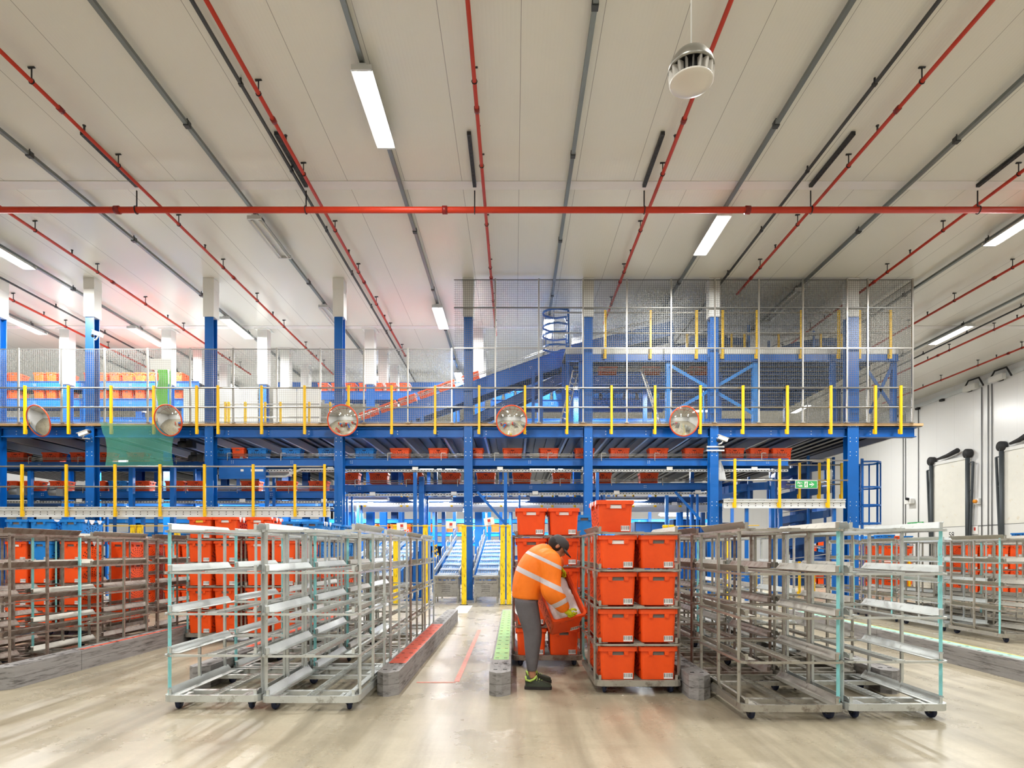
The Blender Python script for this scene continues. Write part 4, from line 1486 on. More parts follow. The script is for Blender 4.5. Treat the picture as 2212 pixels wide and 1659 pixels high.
spiral(ax(1530, 19.9), 19.9, 1.22, UT + .35, az(702, 18.7), 1.0, 'spiral conveyor at the top of the inclined belt, left of the two', a0=2.6)
spiral(ax(1735, 20.0), 20.0, 1.25, UT + .3, az(722, 18.7), 1.2, 'spiral conveyor on the upper deck, right of the two', a0=.4)
spiral(ax(1730, 19.4), 19.4, .85, .5, 4.1, 5.0, 'tall spiral conveyor behind the fire exit sign', w=.45, a0=1.0)
spiral(ax(1608, 19.0), 19.0, .78, az(1064, 18.2), az(1038, 18.2), 1.0, 'ribbed drum of a turning conveyor left of the fire exit sign', w=.45, a0=2.2, m=STEEL)

# ladder cages ----------------------------------------------------------------------


def ladder(x, y, z0, z1, hoops, r, label, side=1, rungs=True, rail_top=True):
    t = thing('ladder_cage', label, 'ladder', (x, y, 0), group='blue ladder cages')
    for s in (-.25, .25):
        MB().box(s - .02, s + .02, -.035, .035, z0, z1).obj('stile', STEEL, t)
    z = z0 + .2
    while z < z1 - .1 and rungs:
        MB().tube([(-.25, 0, z), (.25, 0, z)], .014, 6).obj('rung', STEEL, t)
        z += .28
    for h in hoops:
        p = [(-.27, 0, h)] + [(-.36 * math.cos(PI * k / 10), side * (.3 + .42 * math.sin(PI * k / 10)), h) for k in range(11)] + [(.27, 0, h)]
        MB().tube(p, .032, 4).obj('hoop', STEEL, t)
    for k in (1, 3, 5, 7, 9):
        xx, yy = -.36 * math.cos(PI * k / 10), side * (.3 + .42 * math.sin(PI * k / 10))
        MB().box(xx - .025, xx + .025, yy - .006, yy + .006, hoops[0] - .03, hoops[-1] + .03).obj('cage_bar', STEEL, t)
    return t


t = ladder(ax(1226, 18.0), 18.0, DK + .01, az(677, 18.0), [az(752, 18), az(726, 18), az(707, 18), az(677, 18)], .4, 'blue ladder cage beside the top of the inclined conveyor')
t.rotation_euler = (0, 0, PI / 2)
for hz in (0,):
    MB().bar((-.25, .05, az(700, 18)), (.25, .05, az(680, 18)), .05, .02).obj('diagonal_brace', STEEL, t)
t = ladder(ax(1848, 17.6), 17.6, .01, az(995, 17.6) + .02, [az(1131, 17.6), az(1092, 17.6), az(1054, 17.6), az(1000, 17.6)], .4, 'blue ladder cage on the far side of the thick end column')
t.rotation_euler = (0, 0, -PI / 2 + .2)

# upper level interior ----------------------------------------------------------------
SH = [('upper', 829, 21.5, -60, 430), ('lower', 866, 21.5, -60, 420)]
rack = thing('storage_rack', 'blue rack of belts with red totes behind the mesh at the far left', 'rack', (0, 0, 0))
n = 0
for nm, py, y, p0, p1 in SH:
    z = az(py, y)
    conveyor((ax(p0, y - .3), y - .3, z - .004), (ax(p1, y - .3), y - .3, z - .004), .6, .28, f'blue {nm} storage belt of red totes behind the mesh at the far left', rail=None, legs=DK, parent=rack)
    px = -40
    i = 0
    while px < 405:
        if not (60 < px < 92) and not (168 < px < 186):
            tote('red', (ax(px, y), y, z), f'red tote on the {nm} storage belt behind the left mesh, {ORD[i]} along', random.uniform(-.04, .04), f'red totes on the {nm} storage belt', None, -1, False)
            i += 1
        px += 27
z = az(905, 21.4)
conveyor((ax(-60, 21.2), 21.2, z), (ax(420, 21.2), 21.2, z), .6, .34, 'deep blue bottom belt behind the left mesh', rail=None, legs=DK, parent=rack)
# belt behind the inclined conveyor
y = 22.0
z = az(850, y)
conveyor((ax(690, y - .3), y - .3, z - .004), (ax(1010, y - .3), y - .3, z - .004), .6, .3, 'blue belt of red totes behind the foot of the inclined conveyor', rail=None, legs=DK, group='storage belts')
for i, px in enumerate(range(702, 880, 29)):
    tote('red', (ax(px, y), y, z), f'red tote behind the foot of the inclined belt, {ORD[i]} from the left', 0, 'red totes behind the inclined belt', None, -1, False)
z = az(868, y)
conveyor((ax(1060, y - .3), y - .3, z - .004), (ax(1440, y - .3), y - .3, z - .004), .6, .3, 'blue belt of blue totes under the upper deck', rail=None, legs=DK, group='storage belts')
for i, px in enumerate(range(1074, 1420, 26)):
    tote('blue', (ax(px, y), y, z), f'blue tote in the row under the upper deck, {ORD[i]} from the left', 0, 'blue totes under the upper deck', None, -1, False)
y = 18.4
z = az(818, y)
conveyor((ax(1252, y - .3), y - .3, z - .004), (ax(1560, y - .3), y - .3, z - .004), .6, .26, 'blue belt of single red totes right under the upper deck', rail=.2, legs=DK, group='storage belts')
for i, px in enumerate((1312, 1405, 1506)):
    tote('red', (ax(px, y), y, z), f'red tote just under the upper deck, {ORD[i]} of three from the left', PI / 2, 'red totes just under the upper deck', None, -1, False)
z = az(905, 21)
conveyor((ax(1040, 21), 21, z), (ax(1640, 21), 21, z), .6, .34, 'deep blue bottom belt under the upper deck', rail=None, legs=DK, group='storage belts')
conveyor((ax(600, 25.3), 25.3, az(826, 25.3)), (ax(1180, 25.3), 25.3, az(826, 25.3)), .5, .24, 'far blue beam line behind the white topped columns', rail=None, legs=DK, group='storage belts')
# white partition panels on the main deck
y = 19.6
PW = mat('partition_white', (226, 226, 222), .5)
for i, (p0, p1) in enumerate([(396, 446), (448, 500), (502, 556), (590, 640), (642, 692)]):
    o = MB().box(0, (p1 - p0) * y / F, 0, .04, 0, az(840, y) - DK - .002).obj('partition_panel', PW, None, (ax(p0, y), y, DK + .001))
    tag(o, f'plain white partition panel behind the mesh, {ORD[i]} from the left', 'panel', 'white partition panels')
handrail('inner_handrail', 'inner handrail with yellow posts in front of the white panels', [ax(p, 18.4) for p in (487, 494, 530, 573, 606, 668, 713, 750)], 18.4, DK + .001, DK + 1.0, [DK + .95, DK + .55], ax(470, 18.4), ax(760, 18.4))
# green sheet and pale board, green netting
NET = clear('netting_green', (70, 150, 128), .55, .7)
b = MB()
nx, nz = 16, 12
y = FY - .335
def netp(i, k):
    u, v = i / nx, k / nz
    px = 216 + (386 - 216) * u + (10 * (1 - 2 * u) * v if v > .3 else 0) + 8 * math.sin(v * 3.1) * (1 - 2 * u)
    py = 912 + 96 * v + 5 * math.sin(u * PI * 1.0) * (1 - v)
    p = at(px, py, y)
    p.y += .03 * math.sin(u * 9 + v * 3) * v
    return p
vs = [netp(i, k) for k in range(nz + 1) for i in range(nx + 1)]
b.add(vs, [(k * (nx + 1) + i, k * (nx + 1) + i + 1, (k + 1) * (nx + 1) + i + 1, (k + 1) * (nx + 1) + i) for k in range(nz) for i in range(nx)], 0, True)
o = b.obj('hanging_netting', NET)
tag(o, 'translucent green netting draped over the deck edge beside the second mirror', 'netting')
b = MB()
vs = []
for k in range(9):
    for i in range(7):
        p = at(340 + 23 * i / 6 + 1.5 * math.sin(k), 797 + 84 * k / 8, 18.2)
        p.y += .03 * math.sin(i * 1.7 + k * .9)
        vs.append(p)
b.add(vs, [(k * 7 + i, k * 7 + i + 1, k * 7 + i + 8, k * 7 + i + 7) for k in range(8) for i in range(6)], 0, True)
o = b.obj('hanging_sheet', mat('sheet_green', (96, 186, 60), .55))
tag(o, 'bright green plastic sheet hanging behind the mesh left of the second mirror', 'sheet')
fr = thing('sheet_frame', 'slim steel frame holding the green sheet and the pale board', 'frame', (0, 18.3, 0))
for px in (337, 368):
    MB().box(-.02, .02, -.02, .02, DK + .001, az(775, 18.3)).obj('upright', RAIL, fr, (ax(px, 18.3), 0, 0))
MB().box(ax(322, 18.3), ax(372, 18.3), -.02, .02, az(797, 18.3), az(796, 18.3) + .03).obj('cross_bar', RAIL, fr)
MB().box(0, 46 * 18.15 / F, -.02, .02, 0, 23 * 18.15 / F).obj('board', mat('board_pale', (222, 218, 206), .6), fr, at(324, 798, 18.1) - Vector((0, 18.3, 0)))['label'] = 'pale board at the top'
# step ladders leaning under the upper deck
for px, l in [(1400, 'aluminium ladder leaning under the upper deck right of the column'), (1247, 'aluminium plank ladder leaning beside the column')]:
    t = thing('leaning_ladder', l, 'ladder', (0, 0, 0), group='leaning ladders')
    a, b_ = (at(1384, 800, 17.62), at(1422, 914, 17.62)) if px == 1400 else (at(1238, 800, 17.0), at(1210, 914, 17.0))
    for s in (0, .32):
        MB().bar(a + Vector((s * .5, s, 0)), b_ + Vector((s * .5, s, 0)), .05, .03).obj('stile', RAIL, t)
    for k in range(1, 9):
        q = a.lerp(b_, k / 9)
        MB().bar(q, q + Vector((.16, .32, 0)), .03, .03).obj('rung', RAIL, t)

# ground level interior ------------------------------------------------------------------
def chute(px, l, y0=15.72, w=.62, top=True, sc=1.0):
    x = ax(px, y0)
    t = thing('roller_chute', l, 'chute', (x, y0, 0), group='steel roller chutes')
    hw = w / 2
    STN = mat('stainless', (170, 172, 172), .3, .75, var=.12, scale=6, dirt=(110, 108, 104), dirt_amt=.5)
    MB().box(-hw, hw, 0, .02, .16, .58).obj('front_panel', STN, t)
    s = MB()
    for k in range(4):
        s.box(-.12, .1, -.003, 0, .30 + k * .045, .308 + k * .045)
    s.box(-.28, -.02, -.003, 0, .50, .506).box(.04, .28, -.003, 0, .50, .506)
    s.obj('dirt_line', DARK, t)
    MB().box(-hw - .03, hw + .03, -.03, .5, .66, .70).box(-hw, hw, .02, .5, .60, .66).obj('end_stop', STN, t)
    for a in (-hw + .02, hw - .02):
        for yy in (.03, .55):
            MB().box(a - .02, a + .02, yy - .02, yy + .02, 0, .6).obj('leg', STN, t)
    L, rise = 6.0, 1.05
    bed = MB()
    bed.bar((0, .3, .655), (0, .3 + L, .655 + rise), w - .04, .012)
    bed.obj('bed_plate', mat('chute_blue', (92, 150, 214), .3), t)
    b = MB()
    n = 44
    for k in range(n):
        f = (k + .5) / n
        yy, zz = .3 + L * f, .70 + rise * f
        if k % 5 < 2:
            b.box(-hw + .03, hw - .03, yy - .055, yy + .055, zz - .004, zz + .006)
        else:
            for q in range(9):
                xx = -hw + .07 + q * (w - .14) / 8
                b.box(xx - .012, xx + .012, yy - .072, yy + .072, zz - .008, zz + .003, 1)
    b.obj('roller_bed_slat', [WHITE, RAIL], t)
    for a in (-hw - .02, hw + .02):
        MB().bar((a, .1, .78), (a, .3 + L, .80 + rise), .03, .12).obj('side_guard', STN, t)
    for a in (-hw - .03, hw + .03):
        for k in range(5):
            f = (k + .5) / 5
            yy, zz = .3 + L * f, .74 + rise * f
            MB().tube([(a, yy - .25, zz), (a, yy - .25, zz + .3), (a, yy - .2, zz + .34), (a, yy + .2, zz + .40), (a, yy + .25, zz + .36), (a, yy + .25, zz + .06)], .013, 6).obj('hoop_guard', RAIL, t)
    for k in range(3):
        for a in (-hw + .02, hw - .02):
            yy = 1.6 + k * 2
            MB().box(a - .025, a + .025, yy - .025, yy + .025, 0, .62 + rise * (yy - .3) / L).obj('leg', STN, t)
    return t


chute(964, 'steel roller chute left of the middle blue column')
chute(1050, 'steel roller chute right of the middle blue column')
chute(825, 'steel roller chute partly hidden by the left empties')
chute(752, 'steel roller chute farther left behind the left empties')
# storage rows at the back of the ground floor
rack = thing('storage_rack', 'blue many tiered belt rack at the back of the ground floor', 'rack', (0, 0, 0))
for k, (py, y) in enumerate([(1122, 24.0), (1150, 24.0), (1171, 24.0), (1096, 24.0), (1074, 24.0), (1050, 24.0), (1200, 24.0)]):
    z = az(py, y)
    conveyor((ax(60, y - .3), y - .3, z - .004), (ax(1560, y - .3), y - .3, z - .004), .6, .15, ['top blue belt at the back of the ground floor', 'middle blue belt at the back of the ground floor', 'lowest blue belt at the back of the ground floor', 'extra tier', 'extra tier', 'extra tier', 'extra tier'][k], rail=None, legs=0, color=STEELL if k < 3 else STEELD, parent=rack)
z0_ = ax(60, 23.7)
for k in range(18):
    MB().box(-.06, .06, -.02, .02, .001, 4.35).obj('upright', STEELD, rack, (z0_ + .3 + k * 1.58, 23.55, 0))
    MB().box(0, 1.5, .0, .02, .001, .9 if k % 3 else 1.6).obj('back_panel', STEELD, rack, (z0_ + .34 + k * 1.58, 24.6 - .15, 0))
i = j = 0
for px in range(640, 1100, 24):
    r_ = random.random()
    y = 24.0
    if r_ < .5:
        tote('red', (ax(px, y), y, az(1150, y)), f'red tote on the middle back belt beyond the chutes, {ORD[i]} from the left', 0, 'totes on the middle back belt', None, -1, False)
        i += 1
    elif r_ < .8:
        tote('blue', (ax(px, y), y, az(1150, y)), f'blue tote on the middle back belt beyond the chutes, {ORD[j]} from the left', 0, 'totes on the middle back belt', None, -1, False)
        j += 1
k = 0
for y, xs in [(20.4, [-5.6, -2.62, -2.35, -.12, .45, 1.4, 5.9]), (22.6, [-5.9, -4.2, -3.15, -2.2, -1.72, -.92, -.5, .4]), (19.2, [5.14, 5.9])]:
    for x in xs:
        o = MB().box(-.06, .06, -.06, .06, 0, az(1107, y) if y < 20 else 4.6).obj('inner_post', STEELD if k % 3 else STEEL, None, (x, y, 0))
        tag(o, f'blue inner post on the ground floor behind the chutes, {ORD[k]} counted from front left', 'post', 'blue inner posts')
        MB().box(-.1, .1, -.1, .1, .0005, .01).obj('foot_plate', DARK, o)
        k += 1
# tripod base of the wide blue frame
t = thing('frame_foot', 'blue splayed bracket at the foot of the wide frame by the chutes', 'bracket', (ax(904, 16.6), 16.5, 0))
for s in (-1, 1):
    MB().bar((s * .32, 0, .02), (s * .04, 0, .42), .05, .05).obj('brace', STEEL, t)
MB().box(-.36, .36, -.03, .03, 0, .03).obj('bar', STEEL, t)
# diagonal braces bolted to two of the legs
for o in [q for q in COL.objects if q.name.startswith('support_leg')]:
    l = o['label']
    for w, a, b_ in (('yellow pair by the worker', (1031, 1062), (1090, 1130)), ('squeezed kerb', (1458, 1062), (1512, 1122))):
        if w in l and 'slim' in l:
            y = o.location.y - .08
            MB().bar(at(*a, y) - o.location, at(*b_, y) - o.location, .07, .03, up=(0, 1, 0)).obj('diagonal_brace', STEEL, o)
# lamps below the main deck; the last row is added to brighten the chutes
for i, (x, y, z) in enumerate([(-12.5, 19.4, 4.25), (-9.6, 20.5, 4.25), (-6.6, 19.6, 4.2), (-2.6, 21, 4.2), (1.05, 20.8, 4.2), (5.2, 21.4, 4.2), (8.2, 21, 4.2), (-1.5, 23.2, 2.9), (-6, 23.2, 2.9), (2.6, 22.5, 2.9), (6, 22.6, 2.7), (-2.55, 18.7, 2.95), (-.2, 18.7, 2.95), (-4.5, 18.7, 2.95), (3.4, 18.7, 2.95)]):
    lamp(x, y, f'lamp or added fill light under the mezzanine, {ORD[i]} from front left', power=(230 if i < 7 else 120), z=z, L=1.3, group='lamps under the mezzanine').rotation_euler = (0, 0, PI / 2)

for i, (x, y) in enumerate([(2.2, 19.6), (5.0, 19.2), (3.6, 22.6), (7.0, 22.8)]):  # fill lamps added to brighten the dark space behind the tall mesh
    lamp(x, y, f'added fill lamp under the upper deck, {ORD[i]} from front left', power=150, z=UT - .42, L=1.3, group='added fill lamps under the upper deck').rotation_euler = (0, 0, PI / 2)

# dark cabinets and machines on the ground floor under the right walkway
CABD = mat('cabinet_dark_blue', (20, 44, 78), .5)
for i, (x, y, w, h) in enumerate([(4.55, 20.4, 1.1, 2.3), (5.9, 20.8, 1.0, 2.4), (7.15, 21.0, 1.1, 2.3), (4.3, 18.75, .9, 1.5)]):
    t = thing('machine_cabinet', f'dark blue machine cabinet on the floor under the right walkway, {ORD[i]} one', 'cabinet', (x, y, 0), group='dark machine cabinets')
    MB().box(-w / 2, w / 2, 0, .6, .08, h).obj('cabinet_body', CABD, t)
    MB().box(-w / 2 + .04, -.01, -.015, 0, .12, h - .05).obj('door', STEELD, t)
    MB().box(.01, w / 2 - .04, -.015, 0, .12, h - .05).obj('door', STEELD, t)
    MB().box(-w / 2 + .05, w / 2 - .05, .05, .55, 0, .08).obj('plinth', BLK, t)
    MB().box(-.06, -.03, -.03, -.015, h * .5, h * .5 + .15).obj('handle', RAIL, t)

b = MB()
vs = []
for k in range(7):
    for i in range(5):
        p = at(1551 + (6 + k * 2.2) * i / 4, 994 + 42 * k / 6, 16.9)
        p.y += .03 * math.sin(i * 2.1 + k)
        vs.append(p)
b.add(vs, [(k * 5 + i, k * 5 + i + 1, k * 5 + i + 6, k * 5 + i + 5) for k in range(6) for i in range(4)], 0, True)
o = b.obj('hanging_cover', mat('cover_pale', (206, 208, 210), .5))
tag(o, 'pale plastic cover hanging from the belt right of the fifth mirror column', 'cover')
b = MB()
for (x, z, a, l) in ((0, 0, .25, .26), (.03, .01, -.5, .22), (-.02, 0, .05, .3)):
    p = Vector((x, 0, z))
    for k in range(5):
        q = p + Vector((math.sin(a) * l / 5, .006 * (-1) ** k, -math.cos(a) * l / 5))
        b.bar(p, q, .035, .004, mi=k % 2, up=(0, 1, 0))
        p = q
o = b.obj('hanging_tape', [YEL, BLK], None, at(941, 1177, 15.1))
tag(o, 'knot of black and yellow hazard tape hanging beside the left roller chute', 'hazard tape')
# ---------------------------------------------------------------- convex mirrors
MIR = mat('mirror_glass', (236, 238, 238), .03, 1.0)
RIMC = mat('mirror_rim', (232, 84, 40), .4)
for i, (px, py, dpx, yaw, pitch, roll, sq) in enumerate([(83, 909, 66, .62, .55, .75, .80), (363, 908, 66, .35, .45, .5, .95), (740, 908, 65, .1, .38, 0, 1), (1105, 909, 65, 0, .38, 0, 1), (1478, 910, 63, -.12, .38, 0, 1)]):
    y = HY - .36
    r_ = dpx / 2 * y / F
    t = thing('convex_mirror', ['round convex mirror with orange rim at the far left, tilted most', 'round convex mirror with orange rim overlapping the green netting', 'round convex mirror with orange rim at the start of the inclined belt',
                                'round convex mirror with orange rim above the worker and chutes', 'round convex mirror with orange rim under the light blue cross braces'][i], 'mirror', at(px, py, y), rot=(-PI / 2 - pitch * .0, 0, 0))
    t.rotation_euler = (Matrix.Rotation(-yaw * .5, 3, 'Z') @ Matrix.Rotation(PI / 2 + pitch * .55, 3, 'X')).to_euler()
    Rs = r_ * 1.75
    zc = -math.sqrt(Rs * Rs - r_ * r_)
    prof = [(max(.0005, r_ * k / 14), zc + math.sqrt(Rs * Rs - (r_ * k / 14) ** 2)) for k in range(15)]
    m_ = MB().lathe(list(reversed(prof)), 48)
    m_.obj('mirror_dome', MIR, t)
    MB().tube([(r_ * math.cos(a * PI / 24), r_ * math.sin(a * PI / 24), 0) for a in range(48)], .018, 8, closed=True).obj('rim', RIMC, t)
    MB().lathe([(.001, -.03), (r_ * .98, -.02), (r_ * .98, .0)], 32).obj('backing', DARK, t)
    MB().tube([(0, 0, -.03), (0, -.02, -.13)], .02, 6).obj('bracket', DARK, t)

# security cameras on columns
for i, (px, py, y, l, s) in enumerate([(541, 942, HY - .05, '', 1), (182, 936, FY - .24, 'white security camera on the column left of the green netting', -1), (1562, 948, FY - .22, 'white security camera strapped to the column below the fifth mirror', 1), (212, 722, FY - .2, 'white security camera high on the column left of the green netting', 1)]):
    if not l:
        continue
    t = thing('mounted_camera', l, 'security camera', at(px, py, y), group='security cameras')
    MB().box(-.14, .12, -.05, .05, -.045, .05).box(-.17, .13, -.06, .06, .05, .06).obj('housing', WHITE, t, rot=(0, .35 * s, 0))
    MB().tube([(-.17 * s, 0, -.05 * s), (-.13 * s, 0, -.04 * s)], .04, 10).obj('lens', BLK, t)
    MB().tube([(0, 0, -.05), (-.05, 0, -.13), (-.12 * s, .05, -.14)], .018, 6).obj('arm', WHITE, t)
    if px == 1562:
        for k in (0, 1):
            MB().box(-.42, .06, .07, .085, -.22 - k * .1, -.18 - k * .1).obj('strap', ZINC, t)

# ---------------------------------------------------------------- right wall: dock doors and services
WX = X1
DG = mat('dock_frame_grey', (74, 80, 84), .5, .3)
DP = mat('dock_panel', (234, 232, 222), .5, var=.03, scale=2, dirt=(222, 212, 188), dirt_amt=.1)
CUSH = mat('dock_seal_black', (40, 40, 42), .7)


def wy(px, X=WX):
    return F * X / (px - CX)


for i, (pl, pr, name) in enumerate([(2019, 2098, 'dock door with a white shutter above the number 58'), (2172, 2258, 'dock door with a stained white shutter cut by the right edge')]):
    X = WX - .02
    yl, yr = wy(pl), wy(pr)
    zt = 5.45
    t = thing('dock_door', name, 'dock door', (X, 0, 0), group='dock doors in the right wall')
    MB().box(-.06, .0, yr, yl, 2.42, zt - .12).obj('shutter', DP, t)
    MB().box(-.05, .0, yr, yl, .05, 2.40).obj('lower_panel', WHITE, t)
    MB().box(-.10, -.0, yr - .05, yl + .05, zt - .12, zt + .02).obj('head_rail', WHITE, t)
    for y, nm in ((yl, 1), (yr, -1)):
        MB().tube([(-.14, y, .05), (-.14, y, zt)], .085, 10).obj('guide_post', DG, t)
        MB().bar((-.12, y + nm * .30, zt - .3), (-.12, y + nm * .12, 1.9), .07, .07).bar((-.12, y + nm * .30, zt - .3), (-.12, y, zt - .3), .05, .05).bar((-.12, y + nm * .24, zt - 1.5), (-.12, y, zt - 1.5), .04, .04).bar((-.12, y + nm * .18, zt - 2.5), (-.12, y, zt - 2.5), .04, .04).obj('brace_frame', DG, t)
        MB().tube([(-.22, y, zt + .1), (-.02, y, zt + .1)], .2, 14).obj('roller_drum', CUSH, t)
    MB().tube([(-.2, yl - .5, zt + .12), (-.2, (yl + yr) / 2, zt + .18), (-.2, yr + .5, zt + .32)], [.05, .09, .11], 8).obj('rolled_curtain', CUSH, t)
    for k in (0, 1):
        y = yr + .25 - k * .5
        MB().box(-.03, 0, y - .18, y + .18, 2.05, 2.4).obj('notice', PAPER, t)
        MB().box(-.034, -.03, y - .07, y + .03, 2.2, 2.34).obj('printed_square', REDP, t)
    if i == 0:
        text('58', .36, CUSH, t, (-.052, (yl + yr) / 2 - .05, 2.04), (PI / 2, 0, -PI / 2), 'number')
        yc = (yl + yr) / 2 + .2
        MB().box(-.055, -.03, yc - .75, yc + .1, .95, 1.45).obj('window_frame', BLK, t)
        MB().box(-.058, -.054, yc - .70, yc + .05, 1.0, 1.40).obj('window_pane', PAPER, t)
        MB().box(-.07, -.03, yr - .2, yl - .4, -.0 + .12, .42).obj('vent_grille', mat('vent_brown', (150, 116, 112), .6, var=.4, scale=30), t)
    MB().box(-.055, -.02, yr - .05, yl + .05, 2.40, 2.43).obj('threshold', GREY, t)
for px, l in [(1952, 'grey conduit on the right wall by the mezzanine end'), (1957, 'second conduit by the mezzanine end'), (1985, 'grey conduit on the right wall just past the mezzanine corner'), (2122, 'first of three grey conduits between the dock doors'), (2136, 'middle of three grey conduits between the dock doors'), (2144, 'last of three grey conduits between the dock doors')]:
    y = wy(px)
    o = MB().tube([(WX - .03, y, 1.4), (WX - .03, y, CEIL - .5)], .022, 6).obj('mounted_conduit', GREY)
    tag(o, l + ' running up to the ceiling' if 'second' not in l else 'second grey conduit on the right wall beside the mezzanine end', 'conduit', 'wall conduits')
o = MB().box(WX - .12, WX - .01, 17, 38, CEIL - .42, CEIL - .26).obj('wall_cable_tray', mat('tray_pale', (214, 220, 222), .4), None)
tag(o, 'pale cable tray running along the top of the right wall', 'cable tray')
for k in range(12):
    MB().box(WX - .14, WX - .01, 18 + k * 1.7, 18.2 + k * 1.7, CEIL - .52, CEIL - .42).obj('bracket', BLK, o)
for px, l in [(2108, 'white junction box with looped cable at the top of the right wall'), (2166, 'second white junction box on the wall cable tray')]:
    y = wy(px)
    t = thing('mounted_junction_box', l, 'box', (WX - .2, y, CEIL - .42))
    MB().box(-.12, .06, -.35, .35, -.1, .12).obj('box_body', WHITE, t)
    MB().tube([(-.05, .3, .1), (-.05, .1, .32), (-.05, -.5, .3), (-.05, -.75, -.1)], .035, 6).obj('cable', CUSH, t)
y = wy(1979)
t = thing('mounted_exit_sign', 'small green exit sign on the right wall behind the right empties', 'sign', (WX - .03, y, EYE + 54 * y / F))
MB().box(-.02, 0, -.6, .6, -.16, .16).obj('panel', GRN, t)
a = MB().box(-.026, -.02, -.05, .3, -.035, .035)
a.add([(-.026, .28, .12), (-.026, .28, -.12), (-.026, .5, 0)], [(0, 1, 2)])
a.obj('arrow', WHITE, t)
a = MB().box(-.026, -.02, -.5, -.15, -.12, .12)
a.obj('pictogram', WHITE, t)
y = wy(2116)
t = thing('mounted_beacon', 'small amber beacon on the wall right of the first dock door', 'beacon', (WX - .03, y, EYE + 106 * y / F))
MB().box(-.1, 0, -.11, .11, -.12, .12).obj('housing', WHITE, t)
MB().tube([(-.1, .02, 0), (-.2, .02, 0)], .08, 10).obj('lens', mat('amber', (240, 150, 20), .3), t)
y = wy(1971)
t = thing('mounted_camera', 'white security camera on the right wall left of the first dock door', 'security camera', (WX - .06, y, EYE + 106 * y / F), group='security cameras')
MB().box(-.2, 0, -.25, .25, -.12, .12).obj('housing', WHITE, t)
MB().tube([(-.2, -.1, .1), (-.32, -.1, .12)], .07, 8).obj('lens', BLK, t)
o = MB().box(WX - .012, WX - .001, 16, 40, 2.38, 2.42).obj('trim_3', GREY)
struct(o)
# white tall curtain and dark box on the far wall left of the first dock door are plain wall panels
for i, (px, w_) in enumerate([(1893, 1.8), (1930, 1.6)]):
    y = wy(px)

# ---------------------------------------------------------------- the worker
PY = 6.06
PS = F / PY
per = thing('person', 'worker in orange hi-vis jacket, grey trousers and dark cap, stooping to lift a red tote', 'person', (.2, PY, 0))


def pp(px, py, dy=0.0):
    """point on or near the worker's middle plane, in the worker's own frame."""
    s = F / (PY + dy)
    return Vector(((px - CX) / s - .2, dy, EYE - (py - CY) / s))


def skin(name, nodes, edges, m, parent, sub=2, loc=(0, 0, 0)):
    me = bpy.data.meshes.new(name)
    me.from_pydata([tuple(n[0]) for n in nodes], edges, [])
    me.materials.append(m)
    o = bpy.data.objects.new(name, me)
    COL.objects.link(o)
    o.parent = parent
    o.location = loc
    md = o.modifiers.new('skin', 'SKIN')
    md.use_smooth_shade = True
    md.branch_smoothing = .6
    for i, n in enumerate(nodes):
        r_ = n[1]
        me.skin_vertices[0].data[i].radius = r_ if isinstance(r_, tuple) else (r_, r_)
        me.skin_vertices[0].data[i].use_root = (i == 0)
    sb = o.modifiers.new('sub', 'SUBSURF')
    sb.levels = sub
    sb.render_levels = sub
    return o


def chain(*idx):
    return [(idx[i], idx[i + 1]) for i in range(len(idx) - 1)]


SKINC = mat('skin_tone', (176, 122, 92), .55, var=.06, scale=8)


def jacket_material():
    m = mat('hi_vis_orange', (255, 124, 14), .6, var=.08, scale=7, bump=.35)
    N, L = m.node_tree.nodes, m.node_tree.links
    b = N['Principled BSDF']
    src = b.inputs['Base Color'].links[0].from_socket
    tc = N.new('ShaderNodeTexCoord')

    def band(v, t0, hw):
        d = N.new('ShaderNodeVectorMath')
        d.operation = 'DOT_PRODUCT'
        L.new(tc.outputs['Object'], d.inputs[0])
        d.inputs[1].default_value = v
        c = N.new('ShaderNodeMath')
        c.operation = 'COMPARE'
        L.new(d.outputs['Value'], c.inputs[0])
        c.inputs[1].default_value = t0
        c.inputs[2].default_value = hw
        return c.outputs[0]
    b1 = band((.43, 0, .9), 1.07 - .43 * .2, .024)
    b3 = band((.43, 0, .9), 1.255 - .43 * .2, .016)
    b2 = band((.45, 0, -.89), -.557 - .45 * .2, .024)
    f = b1
    for o in (b2, b3):
        mx = N.new('ShaderNodeMath')
        mx.operation = 'MAXIMUM'
        L.new(f, mx.inputs[0])
        L.new(o, mx.inputs[1])
        f = mx.outputs[0]
    mix = N.new('ShaderNodeMix')
    mix.data_type = 'RGBA'
    L.new(f, mix.inputs['Factor'])
    L.new(src, mix.inputs['A'])
    mix.inputs['B'].default_value = (*lin((206, 196, 200)), 1)
    L.new(mix.outputs['Result'], b.inputs['Base Color'])
    return m


HIVIS = jacket_material()
TROU = mat('trouser_grey', (98, 94, 98), .8, var=.08, scale=12, bump=.25)
CAPM = mat('cap_dark', (58, 56, 58), .7)
GLOV = mat('glove_yellow', (206, 214, 20), .6)
SHOE = mat('shoe_dark_green', (52, 58, 44), .7, var=.1, scale=30)
LIME = mat('shoe_lime', (176, 204, 92), .6)
SOLE = mat('shoe_sole', (38, 34, 32), .7)

